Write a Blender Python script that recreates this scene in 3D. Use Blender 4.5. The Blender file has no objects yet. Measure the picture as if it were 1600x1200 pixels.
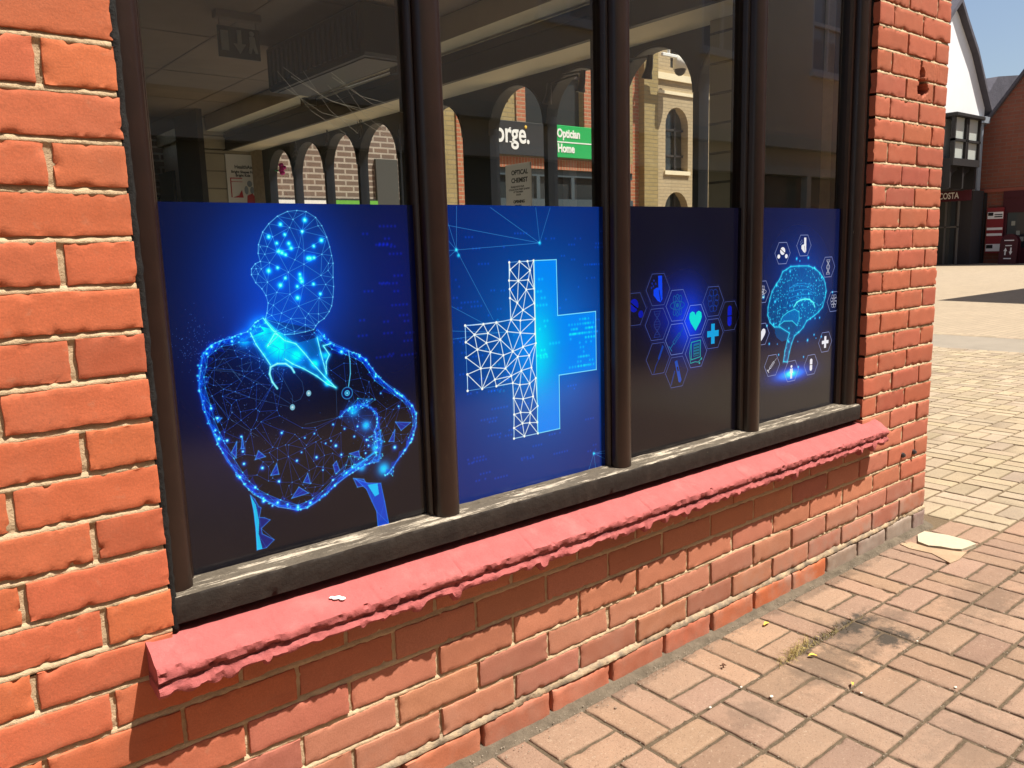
import bpy, math, random
import numpy as np
from mathutils import Vector, noise
from mathutils.geometry import delaunay_2d_cdt
random.seed(7)
sc = bpy.context.scene
C = sc.collection
R = math.radians

# ---------------------------------------------------------------- camera, sky, sun, exposure
cam = bpy.data.cameras.new('camera'); cam.lens = 28.48; cam.sensor_width = 36; cam.clip_start = 0.05; cam.clip_end = 600
co = bpy.data.objects.new('camera', cam); C.objects.link(co)
co.location = (-.3767, -1.4205, .6402); co.rotation_euler = (1.4059, .0284, -.6888)
sc.camera = co
SUN = Vector((.643, -.766, 0)).normalized()*math.cos(R(63.8)) + Vector((0, 0, math.sin(R(63.8))))
w = bpy.data.worlds.new('World'); sc.world = w; w.use_nodes = True
nt = w.node_tree; bg = nt.nodes['Background']; sky = nt.nodes.new('ShaderNodeTexSky'); sky.sky_type = 'NISHITA'
sky.sun_disc = False; sky.sun_elevation = R(63.8); sky.sun_rotation = R(140); sky.air_density = 1.0; sky.dust_density = 2.2
nt.links.new(sky.outputs[0], bg.inputs[0]); bg.inputs[1].default_value = .065
sl = bpy.data.lights.new('sun', 'SUN'); sl.energy = 5.0; sl.angle = R(.5); sl.color = (1, .94, .85)
so = bpy.data.objects.new('sun', sl); C.objects.link(so); so.rotation_euler = SUN.to_track_quat('Z', 'Y').to_euler(); so.location = (6, -8, 20)
vs = sc.view_settings
sc.display_settings.display_device = 'sRGB'
vs.view_transform = 'Standard'; vs.look = 'None'; vs.gamma = 1; vs.exposure = 1.05; vs.use_curve_mapping = False
sc.cycles.use_denoising = True; sc.cycles.max_bounces = 8; sc.cycles.transparent_max_bounces = 12
sc.cycles.caustics_reflective = False; sc.cycles.caustics_refractive = False
sc.cycles.sample_clamp_indirect = 4

# ---------------------------------------------------------------- helpers
class MB:
    def __init__(s): s.v = []; s.f = []; s.c = []; s.m = []
    def add(s, vs, fs, col=None, mi=0):
        n = len(s.v); s.v += [tuple(p) for p in vs]; s.f += [tuple(i+n for i in f) for f in fs]
        s.c += [col or (1, 1, 1)]*len(vs); s.m += [mi]*len(fs); return s
    def box(s, x0, x1, y0, y1, z0, z1, b=0, col=None, mi=0):
        if b <= 0:
            vs = [(x, y, z) for z in (z0, z1) for y in (y0, y1) for x in (x0, x1)]
            return s.add(vs, [(0, 2, 3, 1), (4, 5, 7, 6), (0, 1, 5, 4), (2, 6, 7, 3), (0, 4, 6, 2), (1, 3, 7, 5)], col, mi)
        vs = []; idx = {}
        for zi, z in enumerate((z0, z1)):
            for yi, y in enumerate((y0, y1)):
                for xi, x in enumerate((x0, x1)):
                    sx, sy, sz = (1-2*xi)*b, (1-2*yi)*b, (1-2*zi)*b
                    idx[xi, yi, zi] = len(vs)
                    vs += [(x, y+sy, z+sz), (x+sx, y, z+sz), (x+sx, y+sy, z)]
        I = lambda a, k: idx[a]+k
        fs = []
        for k, ax in enumerate(((1, 2), (0, 2), (0, 1))):
            for s0 in (0, 1):
                q = []
                for a, c in ((0, 0), (1, 0), (1, 1), (0, 1)):
                    t = [0, 0, 0]; t[k] = s0; t[ax[0]] = a; t[ax[1]] = c; q.append(I(tuple(t), k))
                fs.append(tuple(q))
        for k in range(3):
            o = [a for a in range(3) if a != k]
            for a in (0, 1):
                for c in (0, 1):
                    t0 = [0, 0, 0]; t1 = [0, 0, 0]; t0[o[0]] = t1[o[0]] = a; t0[o[1]] = t1[o[1]] = c; t1[k] = 1
                    fs.append((I(tuple(t0), o[0]), I(tuple(t1), o[0]), I(tuple(t1), o[1]), I(tuple(t0), o[1])))
        for t in idx: fs.append((I(t, 0), I(t, 1), I(t, 2)))
        return s.add(vs, fs, col, mi)
    def prism(s, pts, a, b, ax='z', col=None, mi=0, caps=True):
        P = {'z': lambda u, v, w_: (u, v, w_), 'y': lambda u, v, w_: (u, w_, v), 'x': lambda u, v, w_: (w_, u, v)}[ax]
        n = len(pts); vs = [P(u, v, a) for u, v in pts]+[P(u, v, b) for u, v in pts]
        fs = [(i, (i+1) % n, n+(i+1) % n, n+i) for i in range(n)]
        if caps: fs += [tuple(range(n))[::-1], tuple(range(n, 2*n))]
        return s.add(vs, fs, col, mi)
    def tube(s, pts, r, seg=8, col=None, mi=0):
        pts = [Vector(p) for p in pts]; vs = []; fs = []
        rr = r if isinstance(r, (list, tuple)) else [r]*len(pts)
        for i, p in enumerate(pts):
            d = (pts[min(i+1, len(pts)-1)]-pts[max(i-1, 0)]).normalized()
            a = d.orthogonal().normalized() if abs(d.z) > .9 else d.cross(Vector((0, 0, 1))).normalized()
            b = d.cross(a)
            for k in range(seg):
                t = 2*math.pi*k/seg; vs.append(p+rr[i]*(a*math.cos(t)+b*math.sin(t)))
        for i in range(len(pts)-1):
            for k in range(seg): fs.append((i*seg+k, i*seg+(k+1) % seg, (i+1)*seg+(k+1) % seg, (i+1)*seg+k))
        fs += [tuple(range(seg))[::-1], tuple(range((len(pts)-1)*seg, len(pts)*seg))]
        return s.add(vs, fs, col, mi)
    def ball(s, c, rx, ry, rz, seg=14, rings=8, col=None, mi=0):
        vs = []; fs = []
        for i in range(rings+1):
            ph = math.pi*i/rings
            for k in range(seg):
                t = 2*math.pi*k/seg; vs.append((c[0]+rx*math.sin(ph)*math.cos(t), c[1]+ry*math.sin(ph)*math.sin(t), c[2]+rz*math.cos(ph)))
        for i in range(rings):
            for k in range(seg): fs.append((i*seg+k, (i+1)*seg+k, (i+1)*seg+(k+1) % seg, i*seg+(k+1) % seg))
        return s.add(vs, fs, col, mi)
    def wall(s, u0, u1, z0, z1, holes, w0, w1, ax='y', col=None, mi=0, seg=12):
        """slab with rectangular or arched openings (a, b, z0, z1, arched); w0 = visible side, w1 = back"""
        P = (lambda u, w_, z: (u, w_, z)) if ax == 'y' else (lambda u, w_, z: (w_, u, z))
        us = sorted({u0, u1, *[h[0] for h in holes], *[h[1] for h in holes]}); zs = sorted({z0, z1, *[h[2] for h in holes], *[h[3] for h in holes]})
        ins = lambda u, z: any(h[0] < u < h[1] and h[2] < z < h[3] for h in holes)
        for wv in (w0, w1):
            for i in range(len(us)-1):
                for j in range(len(zs)-1):
                    if ins((us[i]+us[i+1])/2, (zs[j]+zs[j+1])/2): continue
                    s.add([P(us[i], wv, zs[j]), P(us[i+1], wv, zs[j]), P(us[i+1], wv, zs[j+1]), P(us[i], wv, zs[j+1])], [(0, 1, 2, 3)], col, mi)
        for a, b in (((u0, z0), (u1, z0)), ((u1, z0), (u1, z1)), ((u1, z1), (u0, z1)), ((u0, z1), (u0, z0))):
            s.add([P(a[0], w0, a[1]), P(b[0], w0, b[1]), P(b[0], w1, b[1]), P(a[0], w1, a[1])], [(0, 1, 2, 3)], col, mi)
        for h in holes:
            a, b, c, d = h[:4]
            if len(h) > 4 and h[4]:
                rr = (b-a)/2; ry = min(rr*h[4], d-c); m = (a+b)/2
                arc = [(m-rr*math.cos(math.pi*k/seg), d-ry+ry*math.sin(math.pi*k/seg)) for k in range(seg+1)]
                for wv in (w0, w1):
                    for k in range(seg):
                        cx = a if k < seg/2 else b
                        s.add([P(cx, wv, d), P(arc[k][0], wv, arc[k][1]), P(arc[k+1][0], wv, arc[k+1][1])], [(0, 1, 2)], col, mi)
                path = [(a, c)]+arc+[(b, c)]
            else: path = [(a, c), (a, d), (b, d), (b, c)]
            n = len(path)
            for k in range(n):
                p, q = path[k], path[(k+1) % n]
                s.add([P(p[0], w0, p[1]), P(q[0], w0, q[1]), P(q[0], w1, q[1]), P(p[0], w1, p[1])], [(0, 1, 2, 3)], col, mi)
        return s
    def build(s, name, mat, parent=None, smooth=False, recalc=False):
        me = bpy.data.meshes.new(name); me.from_pydata(s.v, [], s.f)
        for m in (mat if isinstance(mat, (list, tuple)) else [mat]): me.materials.append(m)
        if any(s.m): me.polygons.foreach_set('material_index', s.m)
        if any(c != (1, 1, 1) for c in s.c):
            at = me.color_attributes.new('tint', 'FLOAT_COLOR', 'POINT')
            at.data.foreach_set('color', np.array([(*c, 1) for c in s.c], dtype=np.float32).ravel())
        if smooth: me.polygons.foreach_set('use_smooth', [True]*len(s.f))
        me.update()
        o = bpy.data.objects.new(name, me); C.objects.link(o)
        if parent is not None: o.parent = parent
        return o
def tag(o, label, cat, group=None):
    o['label'] = label; o['category'] = cat
    if group: o['group'] = group
    return o
def thing(name, label, cat, loc=(0, 0, 0), group=None):
    o = bpy.data.objects.new(name, None); C.objects.link(o); o.location = loc; o.empty_display_size = .1
    return tag(o, label, cat, group)
def struct(o): o['kind'] = 'structure'; return o
def off(mb, loc):
    mb.v = [(a-loc[0], b-loc[1], c-loc[2]) for a, b, c in mb.v]; return mb

# ---------------------------------------------------------------- materials
def mat(name, col, rough=.7, spec=.3, metal=0, bump=0, bscale=60, var=0, vscale=8, tint=False, coat=0):
    m = bpy.data.materials.new(name); m.use_nodes = True; n = m.node_tree.nodes; l = m.node_tree.links
    b = n['Principled BSDF']; b.inputs['Roughness'].default_value = rough; b.inputs['Specular IOR Level'].default_value = spec
    b.inputs['Metallic'].default_value = metal; b.inputs['Base Color'].default_value = (*col, 1); b.inputs['Coat Weight'].default_value = coat
    tc = n.new('ShaderNodeTexCoord'); out = None
    if tint:
        a = n.new('ShaderNodeAttribute'); a.attribute_name = 'tint'; out = a.outputs['Color']
    if var:
        t = n.new('ShaderNodeTexNoise'); t.inputs['Scale'].default_value = vscale; t.inputs['Detail'].default_value = 6; t.inputs['Roughness'].default_value = .65
        l.new(tc.outputs['Object'], t.inputs['Vector'])
        r = n.new('ShaderNodeMapRange'); r.inputs[1].default_value = .25; r.inputs[2].default_value = .75; r.inputs[3].default_value = 1-var; r.inputs[4].default_value = 1+var
        l.new(t.outputs[0], r.inputs[0])
        x = n.new('ShaderNodeMix'); x.data_type = 'RGBA'; x.blend_type = 'MULTIPLY'; x.inputs[0].default_value = 1
        if out: l.new(out, x.inputs[6])
        else: x.inputs[6].default_value = (*col, 1)
        l.new(r.outputs[0], x.inputs[7]); out = x.outputs[2]
    if out: l.new(out, b.inputs['Base Color'])
    if bump:
        t = n.new('ShaderNodeTexNoise'); t.inputs['Scale'].default_value = bscale; t.inputs['Detail'].default_value = 8; t.inputs['Roughness'].default_value = .7
        l.new(tc.outputs['Object'], t.inputs['Vector'])
        u = n.new('ShaderNodeBump'); u.inputs['Strength'].default_value = 1; u.inputs['Distance'].default_value = bump
        l.new(t.outputs[0], u.inputs['Height']); l.new(u.outputs[0], b.inputs['Normal'])
    return m
class N:
    """tiny node helper on an existing material"""
    def __init__(s, m): s.m = m; s.n = m.node_tree.nodes; s.l = m.node_tree.links; s.b = s.n['Principled BSDF']; s.tc = s.n.new('ShaderNodeTexCoord')
    def cur(s): 
        k = s.b.inputs['Base Color']; return k.links[0].from_socket if k.links else tuple(k.default_value)
    def noise(s, scale, vec=None, detail=6, stretch=None, rough=.6):
        t = s.n.new('ShaderNodeTexNoise'); t.inputs['Scale'].default_value = scale; t.inputs['Detail'].default_value = detail; t.inputs['Roughness'].default_value = rough
        v = vec or s.tc.outputs['Object']
        if stretch:
            mp = s.n.new('ShaderNodeMapping'); mp.inputs['Scale'].default_value = stretch; s.l.new(v, mp.inputs[0]); v = mp.outputs[0]
        s.l.new(v, t.inputs['Vector']); return t.outputs[0]
    def ramp(s, f, a, b, lo=0, hi=1):
        r = s.n.new('ShaderNodeMapRange'); r.inputs[1].default_value = a; r.inputs[2].default_value = b; r.inputs[3].default_value = lo; r.inputs[4].default_value = hi
        s.l.new(f, r.inputs[0]); return r.outputs[0]
    def math(s, op, a, b=None):
        r = s.n.new('ShaderNodeMath'); r.operation = op
        for i, v in enumerate((a, b)):
            if v is None: continue
            if isinstance(v, (int, float)): r.inputs[i].default_value = v
            else: s.l.new(v, r.inputs[i])
        return r.outputs[0]
    def over(s, fac, col, mode='MIX'):
        x = s.n.new('ShaderNodeMix'); x.data_type = 'RGBA'; x.blend_type = mode
        if isinstance(fac, (int, float)): x.inputs[0].default_value = fac
        else: s.l.new(fac, x.inputs[0])
        c = s.cur()
        if isinstance(c, tuple): x.inputs[6].default_value = c
        else: s.l.new(c, x.inputs[6])
        if isinstance(col, tuple): x.inputs[7].default_value = (*col[:3], 1)
        else: s.l.new(col, x.inputs[7])
        s.l.new(x.outputs[2], s.b.inputs['Base Color']); return s
    def xyz(s):
        t = s.n.new('ShaderNodeSeparateXYZ'); s.l.new(s.tc.outputs['Object'], t.inputs[0]); return t.outputs
def brickmat(name, c1, c2, mortar, ax='x', bw=.225, bh=.075, ms=.01, rough=.85, bump=.002, freq=2, offs=.5):
    m = mat(name, c1, rough); h = N(m); o = h.xyz()
    cb = h.n.new('ShaderNodeCombineXYZ'); h.l.new(o[0 if ax != 'y' else 1], cb.inputs[0]); h.l.new(o[2 if ax != 'z' else 1], cb.inputs[1])
    t = h.n.new('ShaderNodeTexBrick'); t.offset = offs; t.offset_frequency = freq; t.inputs['Scale'].default_value = 1
    for k, v in (('Brick Width', bw), ('Row Height', bh), ('Mortar Size', ms), ('Mortar Smooth', .1), ('Bias', 0)): t.inputs[k].default_value = v
    t.inputs['Color1'].default_value = (*c1, 1); t.inputs['Color2'].default_value = (*c2, 1); t.inputs['Mortar'].default_value = (*mortar, 1)
    h.l.new(cb.outputs[0], t.inputs['Vector']); h.l.new(t.outputs[0], h.b.inputs['Base Color'])
    h.over(h.ramp(h.noise(3), .3, .7, 0, .35), (c1[0]*.6, c1[1]*.6, c1[2]*.6))
    bu = h.n.new('ShaderNodeBump'); bu.invert = True; bu.inputs['Distance'].default_value = bump; h.l.new(t.outputs[1], bu.inputs['Height']); h.l.new(bu.outputs[0], h.b.inputs['Normal'])
    return m

M = {}
# face brick: per-brick colour plus kiln blotches, scratches and pale salts
m = M['brick'] = mat('face_brick', (.5, .16, .07), .82, .25, tint=True, var=.12, vscale=9, bump=.0006, bscale=180); h = N(m)
h.over(h.ramp(h.noise(330, detail=3), .35, .7, .32, 0), (.20, .07, .035))
h.over(h.ramp(h.noise(4.5, detail=4), .5, .68, 0, .35), (.25, .10, .06))
h.over(h.ramp(h.noise(38, detail=9), .60, .74, 0, .28), (.44, .235, .145))
h.over(h.ramp(h.noise(160, detail=3), .70, .76, 0, .6), (.16, .06, .04))
h.over(h.ramp(h.noise(7, detail=9, rough=.75), .66, .75, 0, .45), (.52, .39, .31))
h.over(h.ramp(h.noise(14, stretch=(.25, 1, 1.6), detail=8, rough=.8), .60, .72, 0, .45), (.22, .062, .033))
# foot of the wall: damp, salts and grime on the lowest courses
o = h.xyz(); low = h.ramp(o[2], -.30, -.46, 0, 1); xr = h.ramp(o[0], 1.5, 2.3, .25, 1)
h.over(h.math('MULTIPLY', h.math('MULTIPLY', low, xr), h.ramp(h.noise(9, detail=9, rough=.7), .42, .62, 0, .75)), (.29, .235, .19))
M['mortar'] = mat('lime_mortar', (.50, .37, .23), .95, .15, bump=.0035, bscale=140, var=.22, vscale=30); h = N(M['mortar'])
h.over(h.ramp(h.noise(60, detail=9), .66, .74, 0, .6), (.25, .19, .13))
o = h.xyz(); h.over(h.math('MULTIPLY', h.ramp(o[2], -.36, -.46, 0, 1), h.ramp(h.noise(22), .4, .6, .2, .9)), (.16, .13, .10))
M['fillet'] = mat('sandy_mortar_fillet', (.125, .10, .072), .95, .1, bump=.006, bscale=110, var=.4, vscale=26)
M['pink'] = mat('pink_masonry_paint', (.33, .083, .078), .75, .25, bump=.0026, bscale=95, var=.13, vscale=22); h = N(M['pink'])
h.over(h.ramp(h.noise(85, detail=10, rough=.75), .62, .68, 0, .8), (.20, .035, .035))
h.over(h.ramp(h.noise(6, detail=8, rough=.7), .55, .72, 0, .5), (.50, .16, .145))
h.over(h.ramp(h.noise(19, detail=10, rough=.8), .68, .71, 0, .75), (.28, .065, .06))
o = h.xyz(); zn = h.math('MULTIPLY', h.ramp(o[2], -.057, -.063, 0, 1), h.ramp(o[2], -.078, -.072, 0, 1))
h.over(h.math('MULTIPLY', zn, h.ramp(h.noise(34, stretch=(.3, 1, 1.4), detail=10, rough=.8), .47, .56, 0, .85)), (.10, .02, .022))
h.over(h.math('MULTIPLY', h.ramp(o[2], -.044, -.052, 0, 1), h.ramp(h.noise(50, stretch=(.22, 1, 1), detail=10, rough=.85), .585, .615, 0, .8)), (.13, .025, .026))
M['timber'] = mat('brown_gloss_paint', (.017, .0075, .005), .3, .5, bump=.0006, bscale=40, var=.25, vscale=20); h = N(M['timber'])
h.over(h.ramp(h.noise(30, stretch=(1, 1, .18), detail=8, rough=.75), .62, .74, 0, .4), (.055, .032, .02))
h.over(h.ramp(h.noise(45, stretch=(1, 1, .4), detail=6), .74, .77, 0, .8), (.45, .38, .30))
M['rail'] = mat('brown_painted_rail', (.021, .0155, .012), .75, .2, bump=.003, bscale=35, var=.35, vscale=18); h = N(M['rail'])
h.over(h.ramp(h.noise(28, stretch=(.22, 1, 1), detail=10, rough=.8), .62, .74, 0, .5), (.06, .047, .036))
h.over(h.ramp(h.noise(60, stretch=(.3, 1, 1), detail=8, rough=.8), .66, .7, 0, .8), (.28, .24, .19))
M['railtop'] = mat('peeling_weathered_timber', (.09, .074, .055), .85, .2, bump=.006, bscale=38, var=.35, vscale=20); h = N(M['railtop'])
h.over(h.ramp(h.noise(60, stretch=(.10, 1, 1), detail=12, rough=.8), .525, .575), (.42, .36, .28))
h.over(h.ramp(h.noise(34, stretch=(.12, 1.3, 1), detail=12, rough=.85), .54, .60, 0, .9), (.055, .04, .028))
M['sealant'] = mat('black_sealant', (.007, .006, .005), .8, .3, bump=.004, bscale=90, var=.5, vscale=60)
M['dirt'] = mat('dirt', (.13, .10, .07), .95, .1, bump=.004, bscale=120, var=.4, vscale=60)
# pavers
m = M['paver'] = mat('clay_paver', (.5, .3, .2), .88, .2, tint=True, var=.13, vscale=7, bump=.0022, bscale=170); h = N(m)
h.over(h.ramp(h.noise(210, detail=5, rough=.7), .56, .64, 0, .6), (.11, .062, .04))
h.over(h.ramp(h.noise(120, detail=4), .60, .68, 0, .6), (.34, .255, .18))
h.over(h.ramp(h.noise(420, detail=2), .64, .70, 0, .8), (.08, .05, .035))
def spot(h, cx, cy, rx, ry, a=.45, b=1.0):
    o = h.xyz(); dx = h.math('DIVIDE', h.math('SUBTRACT', o[0], cx), rx); dy = h.math('DIVIDE', h.math('SUBTRACT', o[1], cy), ry)
    d = h.math('SQRT', h.math('ADD', h.math('MULTIPLY', dx, dx), h.math('MULTIPLY', dy, dy)))
    d = h.math('ADD', d, h.ramp(h.noise(28, detail=9, rough=.75), .3, .7, -.55, .55))
    return h.ramp(d, a, b, 1, 0)
for cx, cy, rx, ry, s_ in ((1.90, -.262, .12, .05, 1.), (1.905, -.375, .08, .06, 1.), (1.70, -.24, .13, .025, .85), (1.62, -.33, .2, .1, .45), (1.85, -.3, .2, .14, .35), (2.05, -.31, .08, .06, .4), (1.25, -.34, .1, .07, .28), (2.35, -.45, .22, .12, .3), (1.55, -.75, .2, .15, .22), (1.2, -.04, .35, .03, .35), (2.1, -.05, .5, .03, .45)):
    h.over(h.math('MULTIPLY', spot(h, cx, cy, rx, ry), s_), (.05, .04, .03))
h.over(h.ramp(h.noise(1.7, detail=5), .45, .7, 0, .28), (.16, .125, .10))
M['joint'] = mat('joint_sand', (.10, .074, .048), .95, .1, bump=.005, bscale=130, var=.45, vscale=45); h = N(M['joint'])
h.over(h.ramp(h.xyz()[0], 2.85, 2.95, 0, .6), (.155, .11, .065))
h.over(h.ramp(h.noise(300, detail=2), .68, .72, 0, .9), (.42, .36, .28))
M['far_tan'] = brickmat('far_tan_paving', (.28, .165, .105), (.25, .15, .095), (.13, .085, .055), ax='z', bw=.2, bh=.1, ms=.008, bump=.001)
M['far_cream'] = brickmat('far_cream_paving', (.315, .25, .17), (.28, .22, .15), (.20, .15, .10), ax='z', bw=.2, bh=.1, ms=.007, bump=.001)
M['band'] = mat('grey_paving_band', (.215, .185, .145), .9, .2, var=.12, vscale=3, bump=.003)
M['slab'] = mat('cream_broken_slab', (.40, .35, .25), .9, .2, bump=.004, bscale=60, var=.08)
M['asphalt'] = mat('ground_earth', (.3, .25, .19), .95, .1, var=.2, vscale=1)

# glass: clear with a double-surface reflection
def glassmat(name, tint, ior=1.5, k=2.6):
    m = bpy.data.materials.new(name); m.use_nodes = True; n = m.node_tree.nodes; l = m.node_tree.links; n.remove(n['Principled BSDF'])
    tr = n.new('ShaderNodeBsdfTransparent'); tr.inputs[0].default_value = (*tint, 1); gl = n.new('ShaderNodeBsdfGlossy'); gl.inputs['Roughness'].default_value = 0
    fr = n.new('ShaderNodeLayerWeight'); fr.inputs[0].default_value = .5; pw = n.new('ShaderNodeMath'); pw.operation = 'POWER'; pw.inputs[1].default_value = 4; l.new(fr.outputs['Facing'], pw.inputs[0])
    mu = n.new('ShaderNodeMath'); mu.operation = 'MULTIPLY_ADD'; mu.inputs[1].default_value = .96*k; mu.inputs[2].default_value = .04*k; mu.use_clamp = True; fr = pw
    mx = n.new('ShaderNodeMixShader'); l.new(fr.outputs[0], mu.inputs[0]); l.new(mu.outputs[0], mx.inputs[0]); l.new(tr.outputs[0], mx.inputs[1]); l.new(gl.outputs[0], mx.inputs[2])
    l.new(mx.outputs[0], n['Material Output'].inputs[0]); return m
M['glass'] = glassmat('window_glass', (.86, .88, .85))
M['glass2'] = glassmat('side_window_glass', (.94, .95, .94), k=1.2)
M['shopglass'] = mat('dark_shop_glass', (.03, .035, .038), .06, .6)
M['dark'] = mat('dark_blue_black_timber', (.012, .014, .02), .45, .4, var=.2)
M['dbrown'] = mat('dark_brown_panel', (.035, .026, .02), .5, .4, var=.2)
M['ceil'] = mat('ceiling_tile', (.30, .235, .18), .9, .1, var=.15, vscale=2)
M['beige'] = mat('beige_plaster', (.88, .77, .55), .8, .2, var=.06, vscale=3)
M['inwall'] = mat('interior_wall', (.26, .20, .155), .9, .1, var=.1)
M['floor'] = mat('interior_floor', (.6, .55, .48), .6, .3, var=.1)
M['white'] = mat('white_paint', (.8, .8, .78), .5, .3)
M['offwhite'] = mat('cream_board', (.82, .78, .70), .6, .3)
M['steel'] = mat('bright_metal', (.6, .58, .53), .25, .5, metal=1)
M['iron'] = mat('dark_iron', (.04, .035, .035), .5, .4)
M['black'] = mat('black_plastic', (.015, .015, .017), .4, .4)

# ================================================================ THE SHOP
shop = thing('brick_shop', 'red brick corner shop with dark timber window, blue printed films and pink painted sill', 'building')
BW, BH = .2184, .075
XC = 2.9485                       # outer corner
XL, XR = 0.0, 2.4105              # brick edges of the window opening
nz = lambda x, y, z, s=1.0: noise.noise(Vector((x*s, y*s, z*s)))
def axis(a, b, st, r):
    n = max(2, int(round((b-a-2*r)/st)))
    return [a, a+r*.3, a+r] + [a+r+(b-a-2*r)*k/n for k in range(1, n)] + [b-r, b-r*.3, b]
def brick(mb, x0, x1, z0, z1, st, col, dep=.03, proud=0.0, wob=.0016, rr=.0035, hole=None, plane=None, surf=.0005):
    us = axis(x0, x1, st, rr); zs = axis(z0, z1, st, rr); nu, nv = len(us), len(zs); sd = random.uniform(0, 50)
    ti, tj = random.uniform(-.0012, .0012), random.uniform(-.0008, .0008)
    vs = []; cols = []
    for j, z in enumerate(zs):
        for i, x in enumerate(us):
            e = min(x-x0, x1-x, z-z0, z1-z); e = max(e, 0)
            k = 1-min(e/rr, 1); y = -proud + rr*(1-math.sqrt(max(0, 1-k*k)))
            y += surf*1.4*nz(x+sd, 0, z, 28)+surf*nz(x+sd, 5, z, 90) + ti*((x-x0)/(x1-x0)-.5)*2 + tj*((z-z0)/(z1-z0)-.5)*2
            ed = max(0, 1-e/.008)
            chip = (max(0, nz(x+sd, 3, z, 55)-.30)+.5*max(0, nz(x+sd, 6, z, 150)-.25))*ed
            y += chip*.02
            dx = wob*nz(x+sd, 9, z, 42)*(1 if x > (x0+x1)/2 else -1)*max(0, 1-min(x-x0, x1-x)/.012) + wob*.6*nz(x+sd, 19, z, 140)*max(0, 1-min(x-x0, x1-x)/.006)
            dz = wob*nz(x+sd, 13, z, 38)*max(0, 1-min(z-z0, z1-z)/.012) + wob*.7*nz(x+sd, 23, z, 150)*max(0, 1-min(z-z0, z1-z)/.006)
            if hole:
                for hx, hz, hr, hd in hole:
                    d = math.hypot((x-hx), (z-hz))+.006*nz(x, 1, z, 90)
                    if d < hr: y += hd*min(1, (hr-d)/.005)*(1+.25*nz(x, 2, z, 70))
            dk_ = bool(hole) and y > .012  # shade inside the hole is painted into the vertex colour
            vs.append((x+dx, y, z+dz)); cols.append((col[0]*.45, col[1]*.35, col[2]*.45) if dk_ else col)
    fs = [(j*nu+i, j*nu+i+1, (j+1)*nu+i+1, (j+1)*nu+i) for j in range(nv-1) for i in range(nu-1)]
    ring = [i for i in range(nu)]+[j*nu+nu-1 for j in range(1, nv)]+[(nv-1)*nu+i for i in range(nu-2, -1, -1)]+[j*nu for j in range(nv-2, 0, -1)]
    b0 = len(vs)
    for r_ in ring: x, y, z = vs[r_]; vs.append((x, dep, z)); cols.append(col)
    n = len(ring)
    for k in range(n): fs.append((ring[(k+1) % n], ring[k], b0+k, b0+(k+1) % n))
    if plane: vs = [plane(p) for p in vs]
    q = len(mb.v); mb.v += vs; mb.f += [tuple(i+q for i in f) for f in fs]; mb.c += cols; mb.m += [0]*len(fs)
def bcol(base, v=.14):
    k = random.uniform(1-v*.5, 1+v*.5); r = random.random()
    c = [base[0]*k, base[1]*k*random.uniform(.94, 1.06), base[2]*k*random.uniform(.92, 1.08)]
    if r < .12: c = [c[0]*.86, c[1]*.80, c[2]*.85]
    return tuple(c)
J = .0052
wallb = MB()
BASE_L = (.51, .128, .054); BASE_U = (.475, .195, .118); BASE_R = (.44, .120, .065)
def course(k, x0, x1, st, base, **kw):
    z0, z1 = k*BH+J, (k+1)*BH-J
    ph = 0 if k % 2 else BW/2
    n0 = int(math.floor((x0-ph)/BW))-1
    e = [x0] + [ph+n*BW for n in range(n0, n0+40) if x0+.03 < ph+n*BW < x1-.03] + [x1]
    for a, b in zip(e[:-1], e[1:]):
        j = random.uniform(-.0015, .0015)
        brick(wallb, a+(J if a > x0 else 0), b-(J if b < x1 else 0), z0+random.uniform(-.001, .001), z1+random.uniform(-.001, .001), st, bcol(base), proud=random.uniform(-.0012, .0022), **kw)
# left pier (k >= 0), close to the camera so finely divided
for k in range(0, 17): course(k, -5*BW, XL-.001, .0075, BASE_L, wob=.0018, rr=.0016)
for k in range(17, 22): course(k, -5*BW, XL-.001, .02, BASE_L)
# below the window
def mixb(a, b, t): return tuple(a[i]*(1-t)+b[i]*t for i in range(3))
for k in range(-6, 0):
    z0, z1 = k*BH+J, (k+1)*BH-J; ph = 0 if k % 2 else BW/2
    e = [ph+n*BW for n in range(-6, 15) if ph+n*BW < XC-.03] + [XC]
    for a, b in zip(e[:-1], e[1:]):
        if b < -5*BW: continue
        t = min(1, max(0, (a+.15)/.5)) if k > -4 else min(1, max(0, (a+.3)/.5)); base = mixb(BASE_L, BASE_U, t*.85)
        t2 = min(1, max(0, (a-2.3)/.3)); base = mixb(base, BASE_R, t2*.7)
        if k <= -5: base = mixb(base, (.37, .165, .11), .5)
        brick(wallb, a+J*(.7 if b < .6 else 1), b-(J if b < XC else 0), z0+random.uniform(-.0012, .0012), z1+random.uniform(-.0015, .0015)-(.024 if k == -1 and -.1 < a < 2.3 else 0), .009 if b < 1.6 else .012, bcol(base, .17),
              proud=random.uniform(-.001, .003), wob=.0024, rr=.0019)
# plinth course, its mortar cracked open above
e = [BW*n for n in range(-5, 14) if BW*n < XC-.03]+[XC]
for a, b in zip(e[:-1], e[1:]):
    base = (.46, .155, .085) if b > .3 else (.42, .165, .10)
    if a > 2.15: base = (.27, .215, .165)
    elif 1.7 < a: base = (.50, .13, .055)
    elif a > 1.2: base = (.47, .14, .07)
    brick(wallb, a+.006, b-.006, -7*BH-.02, -6*BH-.013+random.uniform(-.003, .002), .01, bcol(base, .08), proud=.007+random.uniform(0, .003), wob=.0032, rr=.0045, surf=.0012, dep=.05)
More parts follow.
